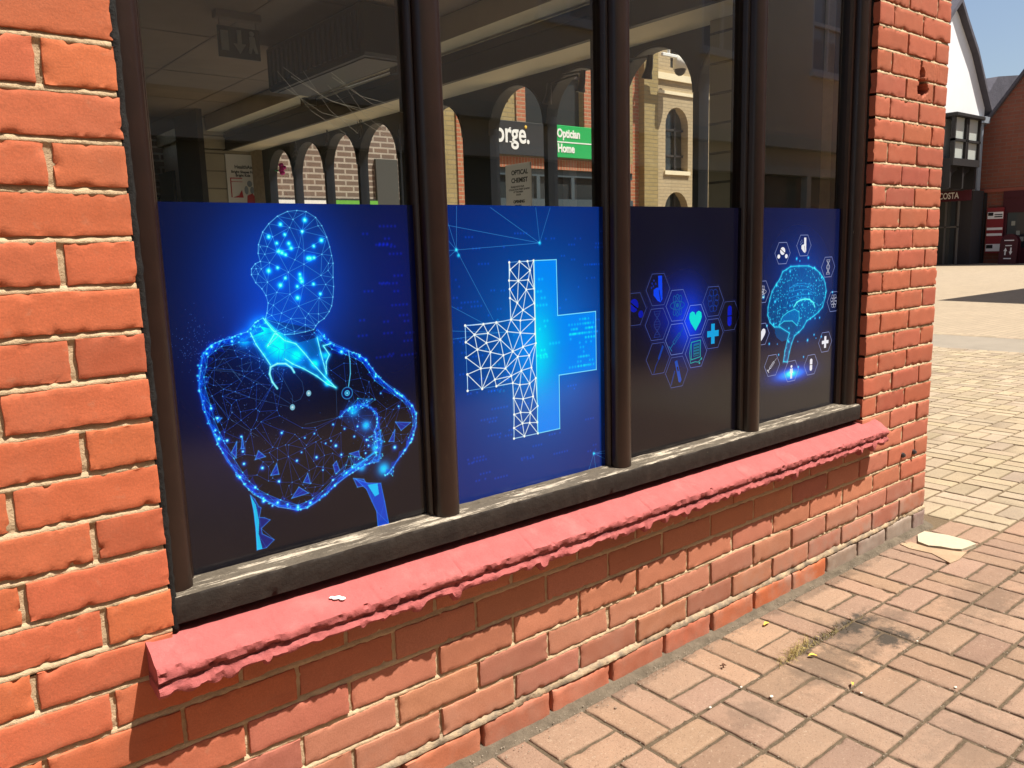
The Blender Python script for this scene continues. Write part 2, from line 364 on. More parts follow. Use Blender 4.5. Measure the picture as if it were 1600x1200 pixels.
# right pier
HOLE = [(2.752, 1.178, .033, .05), (2.741, 1.226, .019, .035), (2.725, 1.168, .02, .02), (2.775, 1.172, .018, .03)]
for k in range(0, 26):
    z0, z1 = k*BH+J, (k+1)*BH-J; ph = 0 if k % 2 else BW/2
    e = [XR]+[ph+n*BW for n in range(11, 14) if XR+.03 < ph+n*BW < XC-.03]+[XC]
    for a, b in zip(e[:-1], e[1:]):
        hl = HOLE if any(a-.03 < q[0] < b+.03 and z0-.03 < q[1] < z1+.03 for q in HOLE) else None
        brick(wallb, a+(J if a > XR else 0), b-(J if b < XC else 0), z0, z1, .004 if hl else .011, bcol(BASE_R, .12), dep=.11 if a == XR else .03, proud=random.uniform(-.001, .002), hole=hl, rr=.0018, wob=.002)
# side wall round the corner: piers, apron under the arched windows
SIDE = lambda p: (XC-p[1], p[0], p[2])
for k in range(-7, 26):
    z0, z1 = k*BH+J, (k+1)*BH-J; ph = 0 if k % 2 else BW/2
    spans = [(.04, .86)] if k >= 4 else [(.04, 9.4)]
    if k >= 4: spans.append((6.2, 9.4))
    for s0, s1 in spans:
        e = [s0]+[ph+n*BW for n in range(0, 44) if s0+.03 < ph+n*BW < s1-.03]+[s1]
        for a, b in zip(e[:-1], e[1:]):
            col = bcol(BASE_R, .12); q0 = (a+J if a > s0 else a, b-J if b < s1 else b)
            xx0, xx1 = XC-.05, XC+random.uniform(-.001, .001)
            wallb.box(xx0, xx1, q0[0], q0[1], z0, z1, .003, col)
# upper wall
for k in range(26, 60):
    z0, z1 = k*BH+J, (k+1)*BH-J; ph = 0 if k % 2 else BW/2
    for n in range(-6, 14):
        a, b = max(-5*BW, ph+n*BW+J), min(XC, ph+(n+1)*BW-J)
        if b > a+.02: wallb.box(a, b, random.uniform(-.001, .001), .05, z0, z1, .003, bcol(BASE_R, .12))
    for n in range(0, 43):
        a, b = ph+n*BW+J, ph+(n+1)*BW-J
        wallb.box(XC-.05, XC, max(a, .04), b, z0, z1, .003, bcol(BASE_R, .12))
wo = wallb.build('brick_wall', M['brick'], shop, smooth=False)
for p in wo.data.polygons: pass
wo.data.polygons.foreach_set('use_smooth', [True]*len(wo.data.polygons)); wo.data.set_sharp_from_angle(angle=R(40)) if hasattr(wo.data, 'set_sharp_from_angle') else None

# mortar: struck joints, deeper under each brick than above the next
mo = MB()
def mortar(x0, x1, k0, k1, st, rough=1.0):
    us = [x0+(x1-x0)*i/max(1, int((x1-x0)/st)) for i in range(int((x1-x0)/st)+1)]
    rows = []
    for k in range(k0, k1+1):
        zc = k*BH
        rows += [(zc-.0075, .003), (zc-.0052, .0010), (zc-.001, .0018), (zc+.003, .0036), (zc+.0058, .0062), (zc+.009, .0045), (zc+.022, .0045), (zc+.036, .0045), (zc+.052, .0045), (zc+.064, .005)]
    n = len(us); vs = []
    for z, d in rows:
        for x in us:
            y = d+.0013*nz(x, 0, z, 55)*rough+.0007*nz(x, 4, z, 160)*rough
            if x > XR and any(math.hypot(x-hx, z-hz) < hr+.006 for hx, hz, hr, hd in HOLE): y += .06
            if z > -.035 and k1 < 0 and -.04 < x < 2.42: y += .05
            vs.append((x, y, z+.0012*nz(x, 7, z, 30)))
    mo.add(vs, [(j*n+i, j*n+i+1, (j+1)*n+i+1, (j+1)*n+i) for j in range(len(rows)-1) for i in range(n-1)])
mortar(-5*BW, XL-.004, 0, 21, .007); mortar(-5*BW, 2.16, -6, -1, .008, 1.3); mortar(2.16, XC-.003, -6, -1, .009, 1.3)
mortar(XR+.004, XC-.003, 0, 26, .009)
mo.box(-5*BW, XC-.004, .012, .06, -.62, -.385); mo.box(-5*BW, XL-.006, .016, .2, -.6, 1.9); mo.box(XR+.006, XC-.02, .055, .2, .0, 1.95); mo.box(-5*BW, XC-.02, .014, .2, -.6, -.02)
mo.box(-5*BW, XC-.02, .01, .2, 1.955, 4.5); mo.box(XC-.2, XC-.006, .03, 9.4, 1.96, 4.5); mo.box(XC-.14, XC-.006, .03, 9.4, -.6, .3); mo.box(XC-.14, XC-.006, .03, .86, .3, 1.96); mo.box(XC-.14, XC-.006, 6.2, 9.4, .3, 1.96)
mo.build('mortar', M['mortar'], shop, smooth=True)
# cracked bedding on top of the plinth course and the sandy fillet along the paving
cr = MB(); n = 330; vs = []; prof = [(.004, -.444), (-.002, -.447), (-.009, -.4585), (-.006, -.463), (.006, -.466)]
for i in range(n+1):
    x = -.3+i*(XC+.3)/n; g = max(0, nz(x, 0, 0, 4.2)+.15); gr = nz(x, 2, 0, 16)
    for q, (y, z) in enumerate(prof):
        vs.append((x, y+.003*nz(x, q*3, 1, 60)-(.004*gr if q else 0)+.010*g*(q in (1, 2, 3)), z+.004*nz(x, q*3, 5, 45)-(.006*g if q in (1, 2) else 0)))
cr.add(vs, [(i*5+j, i*5+j+1, (i+1)*5+j+1, (i+1)*5+j) for i in range(n) for j in range(4)])
cr.build('cracked_mortar_bed', M['mortar'], shop, smooth=True)

# pink sill of rounded tiles under thick paint
sl_ = MB(); prof = [(.06, -.014), (.03, -.016), (.004, -.019), (-.012, -.0255), (-.028, -.033), (-.042, -.0397), (-.0525, -.0448), (-.0575, -.0485), (-.0588, -.0545), (-.0575, -.0625), (-.0515, -.0660), (-.0515, -.0710), (-.057, -.077), (-.0595, -.083), (-.055, -.089), (-.047, -.092), (-.035, -.092), (-.015, -.089), (.004, -.088)]
S0, S1 = -.050, 2.497; n = 640; vs = []; joints = [S0+.002+.2085*k+.008*math.sin(k*7.1) for k in range(1, 13)]
def lump(x): 
    s = 0
    for f, a in ((12, .5), (30, .38), (75, .12)): s += a*nz(x, 3.3, .7, f)
    return s
drips = []; xq = S0+.01
while xq < S1: drips.append((xq, random.uniform(.006, .016), random.choice([.003, .005, .008, .012, .019])*random.uniform(.8, 1.1))); xq += random.uniform(.025, .11)
for i in range(n+1):
    x = S0+(S1-S0)*i/n
    dj = min(abs(x-j) for j in joints); gj = math.exp(-(dj/.0028)**2)
    sag = .0022*nz(x, 8, 0, 4)+.0014*nz(x, 8, 3, 15)+.0007*nz(x, 8, 6, 42); lift = .011*math.exp(-max(0, x-S0)/.07)+.008*math.exp(-max(0, S1-x)/.05)
    dr = max([0]+[d*math.sqrt(max(0, 1-abs((x-cx)/wd)**1.8)) for cx, wd, d in drips])+.009*lump(x)
    for q, (y, z) in enumerate(prof):
        yy = y+.0018*nz(x, q*.2, 2, 14)*(q > 3)+.0010*nz(x, q*.6, 4, 60); zz = z+sag*(q > 1)+(lift if q < 5 else lift*.4 if q < 7 else 0)+.0006*nz(x, q*.4, 6, 30)
        if 3 <= q <= 9: yy += .002*gj; zz -= .0016*gj*(1 if q < 8 else -.2)
        if 6 <= q <= 11: a_ = nz(x, q*.5, 9, 30)*.7+.3*nz(x, q*1.1, 12, 95); cv = max(0, nz(x*.6, q*.7, 21, 60)-.28); yy += (.0055 if q > 7 else .002)*a_+.022*cv; zz += .003*nz(x, q, 11, 52)
        if 12 <= q <= 16: wq = (.35, .8, 1, 1, .6)[q-12]; zz -= dr*wq; yy += .005*nz(x, q*.5, 14, 28)+.002*nz(x, q, 15, 100)
        if q == 17: zz -= dr*.3
        vs.append((x, yy, zz))
np_ = len(prof); fs = [(i*np_+j, i*np_+j+1, (i+1)*np_+j+1, (i+1)*np_+j) for i in range(n) for j in range(np_-1)]
fs += [tuple(range(np_))[::-1], tuple(n*np_+j for j in range(np_))]
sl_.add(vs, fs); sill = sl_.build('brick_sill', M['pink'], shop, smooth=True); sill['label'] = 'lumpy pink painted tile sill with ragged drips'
sill.data.set_sharp_from_angle(angle=R(42))
b = MB()
b.ball((.30, -.024, -.0285), .010, .006, .003, 12, 6); b.ball((.309, -.030, -.031), .007, .006, .003, 10, 5); b.ball((.291, -.020, -.0265), .006, .004, .002, 8, 5)
o = b.build('bird_dropping', M['white'], None, smooth=True); tag(o, 'small white bird dropping on the pink sill', 'bird dropping')

# ---- timber window
GY = .060; NY = .022
wf = MB()
def vprof(mb, pts, z0, z1): mb.prism(pts, z0, z1, 'z')
def nose(xa, xb, y0, yb, k=9):
    c, r = (xa+xb)/2, (xb-xa)/2; ry = r*.62
    return [(xa, yb)]+[(c-r*math.cos(math.pi*t/k), y0+ry-ry*math.sin(math.pi*t/k)) for t in range(k+1)]+[(xb, yb)]
vprof(wf, nose(-.006, .049, .019, .12), .030, 1.92)
vprof(wf, [(.045, .075), (.045, .052), (.055, .052), (.058, .057), (.058, .075)], .03, 1.9)
vprof(wf, nose(2.345, 2.4095, .019, .12), .030, 1.92)
vprof(wf, [(2.318, .075), (2.318, .054), (2.326, .046), (2.35, .046), (2.35, .075)], .03, 1.9)
wf.box(-.01, XR, .015, .13, 1.9, 1.955, .004)
win = wf.build('window_frame', M['timber'], shop)
MUL = [.6105, 1.183, 1.776]
for c in MUL:
    mm_ = MB(); vprof(mm_, nose(c-.0255, c+.0335, NY-.004, .11), .03, 1.91)
    vprof(mm_, [(c-.036, .08), (c-.036, .056), (c-.033, .05), (c-.029, .047), (c-.024, .05), (c-.024, .08)], .035, 1.9)
    vprof(mm_, [(c+.030, .08), (c+.030, .05), (c+.037, .053), (c+.039, .08)], .035, 1.9)
    mu = mm_.build('mullion', M['timber'], win); 
    mu.data.polygons.foreach_set('use_smooth', [True]*len(mu.data.polygons)); mu.data.set_sharp_from_angle(angle=R(35))
win.data.polygons.foreach_set('use_smooth', [True]*len(win.data.polygons)); win.data.set_sharp_from_angle(angle=R(35))
# timber sill rail with a weathered sloping top
rl = MB(); n = 480; prof = [(.13, .003), (.008, .0), (.0035, .003), (.003, .020), (.002, .046), (.0045, .0515), (.010, .0535), (.022, .0545), (.036, .0560), (.046, .0565), (.049, .060), (.058, .0605), (.13, .0605)]
vs = []
for i in range(n+1):
    x = .004+(2.3985-.004)*i/n
    for q, (y, z) in enumerate(prof):
        a = .0011*nz(x*.25, q*.8, 3, 60)+.0009*nz(x*.2, q*1.7, 8, 160) if 2 <= q <= 11 else 0
        vs.append((x, y+(.0012*nz(x, q, 1, 40)-.0008*max(0, nz(x, 0, q, 90)) if 2 <= q <= 6 else 0), z+a))
k_ = len(prof); fs = []; mi = []
for i in range(n):
    for j in range(k_-1): fs.append((i*k_+j, (i+1)*k_+j, (i+1)*k_+j+1, i*k_+j+1)); mi.append(1 if j >= 5 else 0)
fs += [tuple(range(k_)), tuple(n*k_+j for j in range(k_))[::-1]]; mi += [0, 0]
rl.v = vs; rl.f = fs; rl.c = [(1, 1, 1)]*len(vs); rl.m = mi
ro = rl.build('window_sill', [M['rail'], M['railtop']], win, smooth=True); ro['label'] = 'dark brown timber sill rail with peeling paint on top'; ro.data.set_sharp_from_angle(angle=R(45))
# black sealant between brick and frame
for xx, yy in ((.002, .010), (2.4115, .03)):
    se = MB(); se.tube([(xx+.0025*nz(0, 0, z, 30), yy+.004*nz(3, 0, z, 22), z) for z in [i*.012-.01 for i in range(150)]], [.0085+.003*nz(9, 0, i*.5, 3) for i in range(150)], 6)
    se.build('sealant', M['sealant'], win, smooth=True)
# glass
PANES = [(.045, .590), (.636, 1.160), (1.208, 1.753), (1.801, 2.345)]
for a, b in PANES:
    g = MB(); g.add([(a, GY+.006, .055), (b, GY+.006, .055), (b, GY+.006, 1.91), (a, GY+.006, 1.91)], [(0, 1, 2, 3)]); g.build('glass_pane', M['glass'], win)

# ---- printed films on the lower panes: drawn here line by line in millimetres
HEAD=[(294,723),(273,714),(255,700),(242,685),(232,662),(230,646),(233,631),(223,627),(215,618),(214,607),(221,592),(232,580),(239,567),(242,553),(238,534),(234,523),(253,498),(270,490),(290,490),(313,492),(331,495),(336,502),(343,509),(355,515),(367,528),(373,539),(377,556),(380,577),(380,595),(382,623),(380,638),(377,655),(372,674),(363,696),(351,712),(332,723),(313,725)]
HNODE=[(304,708),(296,693),(261,676),(321,686),(312,656),(322,649),(249,658),(302,632),(287,609),(320,623),(372,623),(354,600),(370,609),(316,582),(363,582),(261,572),(244,592),(252,548),(267,532),(287,567),(303,543),(247,529),(285,520),(314,506),(343,525),(322,527),(347,556),(291,494),(260,512),(359,641),(355,696),(243,644),(235,658),(251,628),(234,617),(227,608),(224,618),(268,648),(315,519),(273,504)]
HGLOW=[(278,699,5),(328,707,6),(253,676,5),(285,680,4),(321,685,4),(268,664,4),(292,663,5),(296,654,5),(271,649,5),(277,646,5),(284,642,4),(360,668,6),(343,657,4),(329,634,5),(334,634,5),(342,635,4),(248,613,6),(266,618,4),(280,598,4),(269,585,6),(310,604,4),(311,596,5),(313,590,5),(303,581,4),(337,584,4),(350,564,4),(302,559,6)]
BODY_L=[(230,525),(216,518),(199,501),(179,496),(164,493),(145,489),(129,483),(113,470),(105,448),(101,427),(100,404),(105,370),(111,343),(120,318),(126,298),(140,264),(157,232),(169,211),(185,192),(204,174),(231,156),(268,139),(290,139),(308,146),(331,156),(355,172),(381,186),(408,196),(432,202),(457,204)]
BODY_R=[(338,495),(354,477),(371,461),(401,447),(424,435),(442,424),(457,400),(468,384),(487,366),(510,346),(530,332),(549,311),(559,289),(556,263),(545,237),(528,218),(506,197),(488,178),(474,169)]
HAND=[(374,311),(391,324),(407,329),(429,329),(447,320),(461,304),(463,284),(454,271),(457,252),(460,234),(451,225)]
LEGL=[(177,190),(185,180),(191,164),(196,160),(191,142),(201,139),(212,132),(193,119),(194,108),(217,90),(200,78),(181,78),(182,119),(181,156)]
LEGLC=[(177,190),(186,169),(190,134),(187,110),(192,78),(181,78),(182,119),(181,156)]
LEGR=[(402,175),(430,161),(461,154),(468,112),(475,60),(448,61),(447,94),(437,119),(426,148)]
LEGRC=[(429,157),(453,155),(455,131),(445,128)]
COLL=[[(203,500),(212,477),(225,456),(237,435)],[(291,471),(309,449),(324,428),(348,398),(371,373)],[(266,444),(282,432),(304,420)],[(337,479),(343,446),(352,404)],[(349,461),(361,442),(353,428),(352,404)],[(230,525),(246,502),(269,479),(291,471)],[(234,471),(250,494),(258,490),(234,471)],[(304,420),(331,402),(352,383),(371,373)],[(366,464),(349,461)]]
STETH=[[(247,388),(238,402),(234,418),(237,431),(251,436),(268,434),(279,425),(284,415)],[(404,446),(406,423),(405,398),(399,372)]]
LOOP=[[(237,431),(256,414),(277,369),(275,348)],[(284,415),(299,394),(301,374),(293,361),(280,357),(273,365)],[(129,479),(177,469),(222,447),(237,433)],[(111,440),(141,403),(196,376),(267,350)],[(111,440),(166,430),(210,405),(248,373),(272,354)],[(133,438),(149,458),(179,409),(162,434),(133,438)],[(176,440),(189,427),(202,445),(176,440)],[(114,399),(154,340),(202,301)],[(371,373),(369,314)],[(298,309),(369,312)]]
DOTW=[(311,370,13),(275,347,14)]
DISC=(395,359)
TRI=[[(192,257),(200,273),(213,259)],[(220,220),(234,241),(237,219)],[(286,192),(297,209),(301,187)],[(259,165),(276,185),(296,168)],[(353,215),(361,222),(367,202),(357,195)],[(505,281),(544,274),(518,260)],[(486,241),(503,265),(499,239)],[(148,279),(160,298),(156,267)],[(167,283),(171,306),(173,282)],[(391,232),(413,234),(416,218)],[(125,350),(136,347),(128,340)],[(397,178),(421,171),(429,156),(405,157)]]
SPARK=[(128,348,5),(249,300,5),(296,282,3),(317,287,3),(287,254,3),(276,239,5),(318,238,6),(362,254,7),(352,266,3),(373,233,5),(340,263,3),(170,253,6),(205,238,7),(236,205,6),(170,277,5),(142,303,6),(118,368,6),(122,326,4),(169,306,4),(359,299,4),(384,286,4),(405,266,4),(414,286,4),(433,254,5),(437,241,4),(429,226,4),(500,226,9),(388,445,8),(515,314,4),(473,348,3),(513,343,6),(525,335,5),(548,310,5),(560,292,5),(544,237,5),(525,215,5),(463,385,6),(442,422,5),(428,431,5),(271,144,8),(298,147,7),(230,163,7),(202,172,7),(188,203,6),(160,229,7),(127,309,7),(202,178,4),(219,159,4),(250,155,4),(331,157,3),(354,172,4),(382,193,4),(396,202,4),(167,487,5),(129,481,6),(119,469,5),(330,209,3),(351,184,4)]
BIGGLOW=[(256,467,50),(223,504,35),(292,447,25),(190,488,22),(434,285,18),(454,233,18),(470,184,26),(407,321,20),(352,441,14),(345,478,14),(329,427,16),(352,385,12),(418,198,16)]
DARKB=[(249,381),(302,414),(360,374),(373,368),(369,314),(315,306),(265,318)]
CR_R=[(911,612),(983,612),(984,475),(1117,476),(1117,324),(985,325),(984,188),(910,188)]
CR_L=[(911,612),(832,610),(832,475),(700,473),(700,323),(833,323),(833,188),(910,188)]
CN=[(834,610),(865,611),(890,611),(909,612),(836,593),(832,568),(860,566),(891,567),(833,548),(884,544),(897,589),(909,545),(833,527),(855,514),(872,496),(908,510),(834,476),(863,472),(909,472),(700,473),(752,472),(790,473),(725,450),(764,450),(821,449),(700,435),(759,428),(800,432),(732,415),(770,405),(699,400),(808,394),(837,400),(869,408),(910,413),(740,370),(701,361),(769,369),(813,362),(780,339),(830,342),(742,322),(784,323),(700,323),(852,386),(888,385),(862,351),(894,355),(907,327),(834,324),(856,317),(887,316),(836,287),(865,281),(897,283),(836,247),(856,249),(887,244),(911,257),(861,221),(884,219),(909,216),(834,214),(833,188),(866,188),(910,188),(862,442),(908,436)]
NET=[[(930,653),(783,735)],[(930,653),(920,736)],[(930,653),(966,736)],[(930,653),(655,697)],[(930,653),(684,642)],[(684,642),(654,731)],[(684,642),(689,737)],[(684,642),(651,619)],[(684,642),(781,480)],[(684,642),(649,641)],[(684,642),(651,675)],[(654,524),(752,474)],[(651,465),(862,442)],[(650,445),(821,449)],[(1104,101),(1173,100)],[(1104,101),(1173,88)],[(1104,101),(1173,64)],[(1104,101),(1085,60)],[(1104,101),(1111,55)]]
NETN=[(930,653),(684,642),(689,630),(1104,101)]
HEX=[(1362,519),(1445,470),(1263,471),(1358,423),(1443,374),(1527,422),(1610,471),(1610,375),(1691,422),(1531,327),(1362,327),(1444,279)]
HX8=[(1968,603),(2092,625),(2248,549),(2293,428),(2246,290),(2159,220),(2038,212),(1924,244),(1860,351),(1857,485)]
BRAIN=[(1903,461),(1914,484),(1938,507),(1955,520),(1971,544),(1992,550),(2017,559),(2066,559),(2125,557),(2167,546),(2197,530),(2222,511),(2233,493),(2241,467),(2236,447),(2221,414),(2196,398),(2168,387),(2122,373),(2104,354),(2078,339),(2051,329),(2035,305),(2023,277),(2013,245),(1989,249),(1996,284),(2009,318),(2020,341),(1962,366),(1932,368),(1906,385),(1892,410),(1893,434)]
CEREB=[(1936,363),(1961,381),(1995,388),(2040,384),(2069,377),(2050,354),(2033,338),(2007,320),(1977,317),(1946,333),(1935,349)]
MID=[(1957,371),(1977,399),(2007,411),(2047,418),(2074,407),(2076,382),(2063,363),(2035,380),(1987,383)]
ARCH=[(2042,426),(2059,440),(2081,446),(2108,448),(2136,445),(2160,433),(2171,417)]
GYR=[[(2012,489),(2051,501),(2105,501),(2152,489),(2163,471)],[(2005,465),(2017,489),(2069,496),(2124,488),(2148,477)],[(2009,455),(2053,462),(2107,464),(2154,461)],[(2023,444),(2072,451),(2117,454)],[(2017,476),(2070,481),(2125,478),(2158,466)]]
BDOT=[(2051,583,8),(2121,584,8),(2070,575,4),(2161,550,6),(2209,515,7),(2014,543,7),(1939,501,7),(1867,468,9),(1932,450,8),(2130,465,6),(1927,378,8),(1890,376,7),(1905,316,7),(1960,275,6),(2132,307,9),(2172,322,6),(2110,252,6),(2080,221,6),(2175,378,5),(2204,378,6),(2282,461,7),(2220,311,6),(2064,467,5),(2091,430,5),(2018,312,6),(2016,357,5),(2185,309,3),(1951,311,3),(2072,308,3),(2019,431,5),(2175,506,4),(2238,462,4),(2145,379,5)]
PLAT=[(2038,201),(1901,199),(2198,199)]
class Art:
    def __init__(s, x0, x1, z0, z1, ppm=1.7):
        s.x0, s.z0, s.p = x0, z0, ppm; s.w = int((x1-x0)*ppm); s.h = int((z1-z0)*ppm); s.a = np.zeros((s.h, s.w, 3), np.float32)
        s.X, s.Z = np.meshgrid(x0+(np.arange(s.w)+.5)/ppm, z0+(np.arange(s.h)+.5)/ppm)
    def glow(s, x, z, rx, col, k=1., rz=None, pw=2.):
        rz = rz or rx; m = 3.2; i0, i1 = [int(np.clip(v, 0, s.w)) for v in ((x-m*rx-s.x0)*s.p, (x+m*rx-s.x0)*s.p)]; j0, j1 = [int(np.clip(v, 0, s.h)) for v in ((z-m*rz-s.z0)*s.p, (z+m*rz-s.z0)*s.p)]
        if i1 <= i0 or j1 <= j0: return
        d = ((s.X[j0:j1, i0:i1]-x)/rx)**2+((s.Z[j0:j1, i0:i1]-z)/rz)**2
        g = (k*np.exp(-d**(pw/2)))[..., None]; c = np.array(col, np.float32); v = s.a[j0:j1, i0:i1]; v += g*c*(1-np.clip(v, 0, 1)*.35)
    def line(s, p, q, wd, col, k=1., gl=0, gk=.25):
        m = wd*2+gl*2.5+1.5; xa, xb = min(p[0], q[0])-m, max(p[0], q[0])+m; za, zb = min(p[1], q[1])-m, max(p[1], q[1])+m
        i0, i1 = [int(np.clip(v, 0, s.w)) for v in ((xa-s.x0)*s.p, (xb-s.x0)*s.p+1)]; j0, j1 = [int(np.clip(v, 0, s.h)) for v in ((za-s.z0)*s.p, (zb-s.z0)*s.p+1)]
        if i1 <= i0 or j1 <= j0: return
        X, Z = s.X[j0:j1, i0:i1], s.Z[j0:j1, i0:i1]; dx, dz = q[0]-p[0], q[1]-p[1]; L = dx*dx+dz*dz+1e-6
        t = np.clip(((X-p[0])*dx+(Z-p[1])*dz)/L, 0, 1); d = np.hypot(X-p[0]-t*dx, Z-p[1]-t*dz)
        al = np.clip((wd/2-d)*s.p+.5, 0, 1)*k; v = s.a[j0:j1, i0:i1]; c = np.array(col, np.float32)
        v[:] = v*(1-al[..., None])+c*al[..., None]
        if gl: v += (gk*np.exp(-(d/gl)**2))[..., None]*c*(1-np.clip(v, 0, 1)*.5)
    def poly(s, pts, wd, col, k=1., closed=False, gl=0, gk=.25):
        P = list(pts)+([pts[0]] if closed else [])
        for a, b in zip(P[:-1], P[1:]): s.line(a, b, wd, col, k, gl, gk)
    def mask(s, pts):
        ins = np.zeros((s.h, s.w), bool); n = len(pts)
        for i in range(n):
            (xa, za), (xb, zb) = pts[i][:2], pts[(i+1) % n][:2]
            if za == zb: continue
            c = ((za > s.Z) != (zb > s.Z)) & (s.X < (xb-xa)*(s.Z-za)/(zb-za)+xa); ins ^= c
        return ins
    def fill(s, pts, col, k=1.):
        m = s.mask(pts); s.a[m] = s.a[m]*(1-k)+np.array(col, np.float32)*k; return m
    def disc(s, x, z, r, col, k=1., rz=None):
        rz = rz or r; d = np.hypot((s.X-x)/r, (s.Z-z)/rz); al = (np.clip((1-d)*r*s.p+.5, 0, 1)*k)[..., None]; s.a[:] = s.a*(1-al)+np.array(col, np.float32)*al
    def image(s, name):
        im = bpy.data.images.new(name, s.w, s.h); px = np.ones((s.h, s.w, 4), np.float32); px[..., :3] = np.clip(s.a, 0, 1); im.pixels.foreach_set(px.ravel()); im.update(); im.pack(); return im
def inside(pts, x, z):
    c = False; n = len(pts)
    for i in range(n):
        (xa, za), (xb, zb) = pts[i][:2], pts[(i+1) % n][:2]
        if (za > z) != (zb > z) and x < (xb-xa)*(z-za)/(zb-za)+xa: c = not c
    return c
def tri_edges(pts, poly, maxl=1e9):
    r = delaunay_2d_cdt([Vector(p[:2]) for p in pts], [], [], 0, .01); V = r[0]; E = set()
    for f in r[2]:
        for i in range(len(f)): E.add(tuple(sorted((f[i], f[(i+1) % len(f)]))))
    o = []
    for i, j in E:
        a, b = V[i], V[j]
        if (a-b).length < maxl and inside(poly, (a.x+b.x)/2*.999+.001*a.x, (a.y+b.y)/2): o.append(((a.x, a.y), (b.x, b.y)))
    return o
rnd = random.Random(11)
CY = (.15, .85, 1.0); BL = (0, .22, 1.0); PW = (.62, .86, 1.0); LB = (.1, .45, 1.0)
# film one: figure of light with folded arms and a stethoscope
a1 = Art(45, 592, 50, 738)
Z = (a1.Z-50)/688; Xn = (a1.X-45)/547
a1.a[:] = np.stack([.045-.01*Z, .045+.015*Z, .09+.10*Z**1.5], -1)
a1.glow(285, 590, 135, (.0, .24, .72), .72, 165, 2.); a1.glow(285, 540, 190, (0, .08, .38), .6, 220); a1.glow(540, 560, 90, (0, .03, .35), .5, 200); a1.glow(150, 400, 130, (0, .03, .35), .3, 200)
for _ in range(26):
    x, z = rnd.uniform(420, 575), rnd.uniform(420, 700)
    for q in range(rnd.randint(2, 5)): a1.glow(x+q*9, z, 2.6, (0, .08, .9), .35)
body = BODY_L+[(560, 250)]+BODY_R[::-1]
bm_ = a1.mask(body); a1.a[bm_] = a1.a[bm_]*.55+np.array((.004, .010, .035))*.45
hm = a1.mask(HEAD); a1.a[hm] = a1.a[hm]*.82+np.array((0, .05, .10))
SH = [COLL[5][0], COLL[0][0], COLL[0][1], COLL[0][3], (COLL[2][2][0], COLL[2][2][1]), COLL[7][2], COLL[1][-1], COLL[3][-1], COLL[3][0], COLL[5][-1]]; a1.fill(SH, (0, .45, .80), .6)
a1.fill(HAND+[HAND[0]], (0, .22, .62), .28)
bots = HEAD+HNODE
for p, q in tri_edges(bots, HEAD): a1.line(p, q, .9, (.3, .68, 1), .62)
for _ in range(46):
    p, q = rnd.choice(bots), rnd.choice(bots)
    if math.hypot(p[0]-q[0], p[1]-q[1]) < 70: a1.line(p, q, .6, (.25, .62, 1), .4)
a1.poly(HEAD, .8, (.35, .75, 1), .7, True, 1.5, .12)
for p in bots: a1.glow(p[0], p[1], 1.0, (.5, .85, 1), .5)
for x, z, r in HGLOW: a1.glow(x, z, r*.75+.6, (.05, .85, 1), 1.0); a1.glow(x, z, r*.35+.3, (.7, 1, 1), .8); a1.glow(x, z, r*2.0, (0, .3, .9), .25)
for x, z, r in BIGGLOW: a1.glow(x, z, r/2, (0, .78, .98), .9); a1.glow(x, z, r*.95, (0, .25, .7), .5)
for (cx, cz), rr_, kk in ((HAND[3][:2], 22, 1), (HAND[8][:2], 18, 1), (BODY_L[-3][:2], 24, 1), (BODY_L[-1][:2], 26, 1), (BODY_R[-2][:2], 20, 1), (BODY_L[9][:2], 16, .6), (BODY_R[3][:2], 14, .7), (BODY_L[1][:2], 18, .8)):
    cl = [(cx+rnd.gauss(0, rr_*.6), cz+rnd.gauss(0, rr_*.5)) for _ in range(26)]; cl = [c_ for c_ in cl if inside(body, *c_) or inside(HAND, *c_)][:16]; cl = cl if len(cl) > 4 else [(cx, cz), (cx+6, cz-4), (cx-5, cz-6), (cx, cz-9), (cx+3, cz-14)]; bx_ = [(cx-99, cz-99), (cx+99, cz-99), (cx+99, cz+99), (cx-99, cz+99)]
    for _ in range(5): a1.fill(rnd.sample(cl, 3), (0, .30, .85), .35*kk)
    for p, q in tri_edges(cl, bx_, 40): a1.line(p, q, .7, (.1, .65, 1), .7*kk)
    for p in cl: a1.glow(p[0], p[1], 1.1, (.4, .95, 1), .9*kk)
def inner(P, d):
    o = []
    for i, (x, z) in enumerate(P):
        a, b = P[max(0, i-1)], P[min(len(P)-1, i+1)]; nx_, nz_ = b[1]-a[1], a[0]-b[0]; L = math.hypot(nx_, nz_)+.01
        for s_ in (1, -1):
            q = (x+s_*nx_/L*d, z+s_*nz_/L*d)
            if inside(body, *q): o.append((q[0]+rnd.uniform(-2, 2), q[1]+rnd.uniform(-2, 2))); break
        else: o.append((x, z))
    return o
for P, d1 in ((BODY_L, 11), (BODY_R, 9)):
    Q = inner(P, d1); Q2 = inner(P, d1*1.9)
    for i in range(len(P)-1):
        k_ = rnd.uniform(.45, .85); a1.fill([P[i], P[i+1], Q[i+1], Q[i]], (0, .10+.16*rnd.random(), .75), k_*.8)
        if rnd.random() < .5: a1.fill([Q[i], Q[i+1], Q2[i]], (0, .10, .6), .5)
        a1.line(P[i], Q[i+1], .8, (.1, .6, 1), .8); a1.line(Q[i], P[i+1], .7, (.1, .5, 1), .7); a1.line(Q[i], Q2[i], .6, (.1, .4, .9), .6)
    a1.poly(Q, .8, (.12, .6, 1), .75)
    for x, z in Q: a1.glow(x, z, 1.3, (.3, .9, 1), .8)
arm = [HAND[-1][:2], BODY_L[-3][:2]]
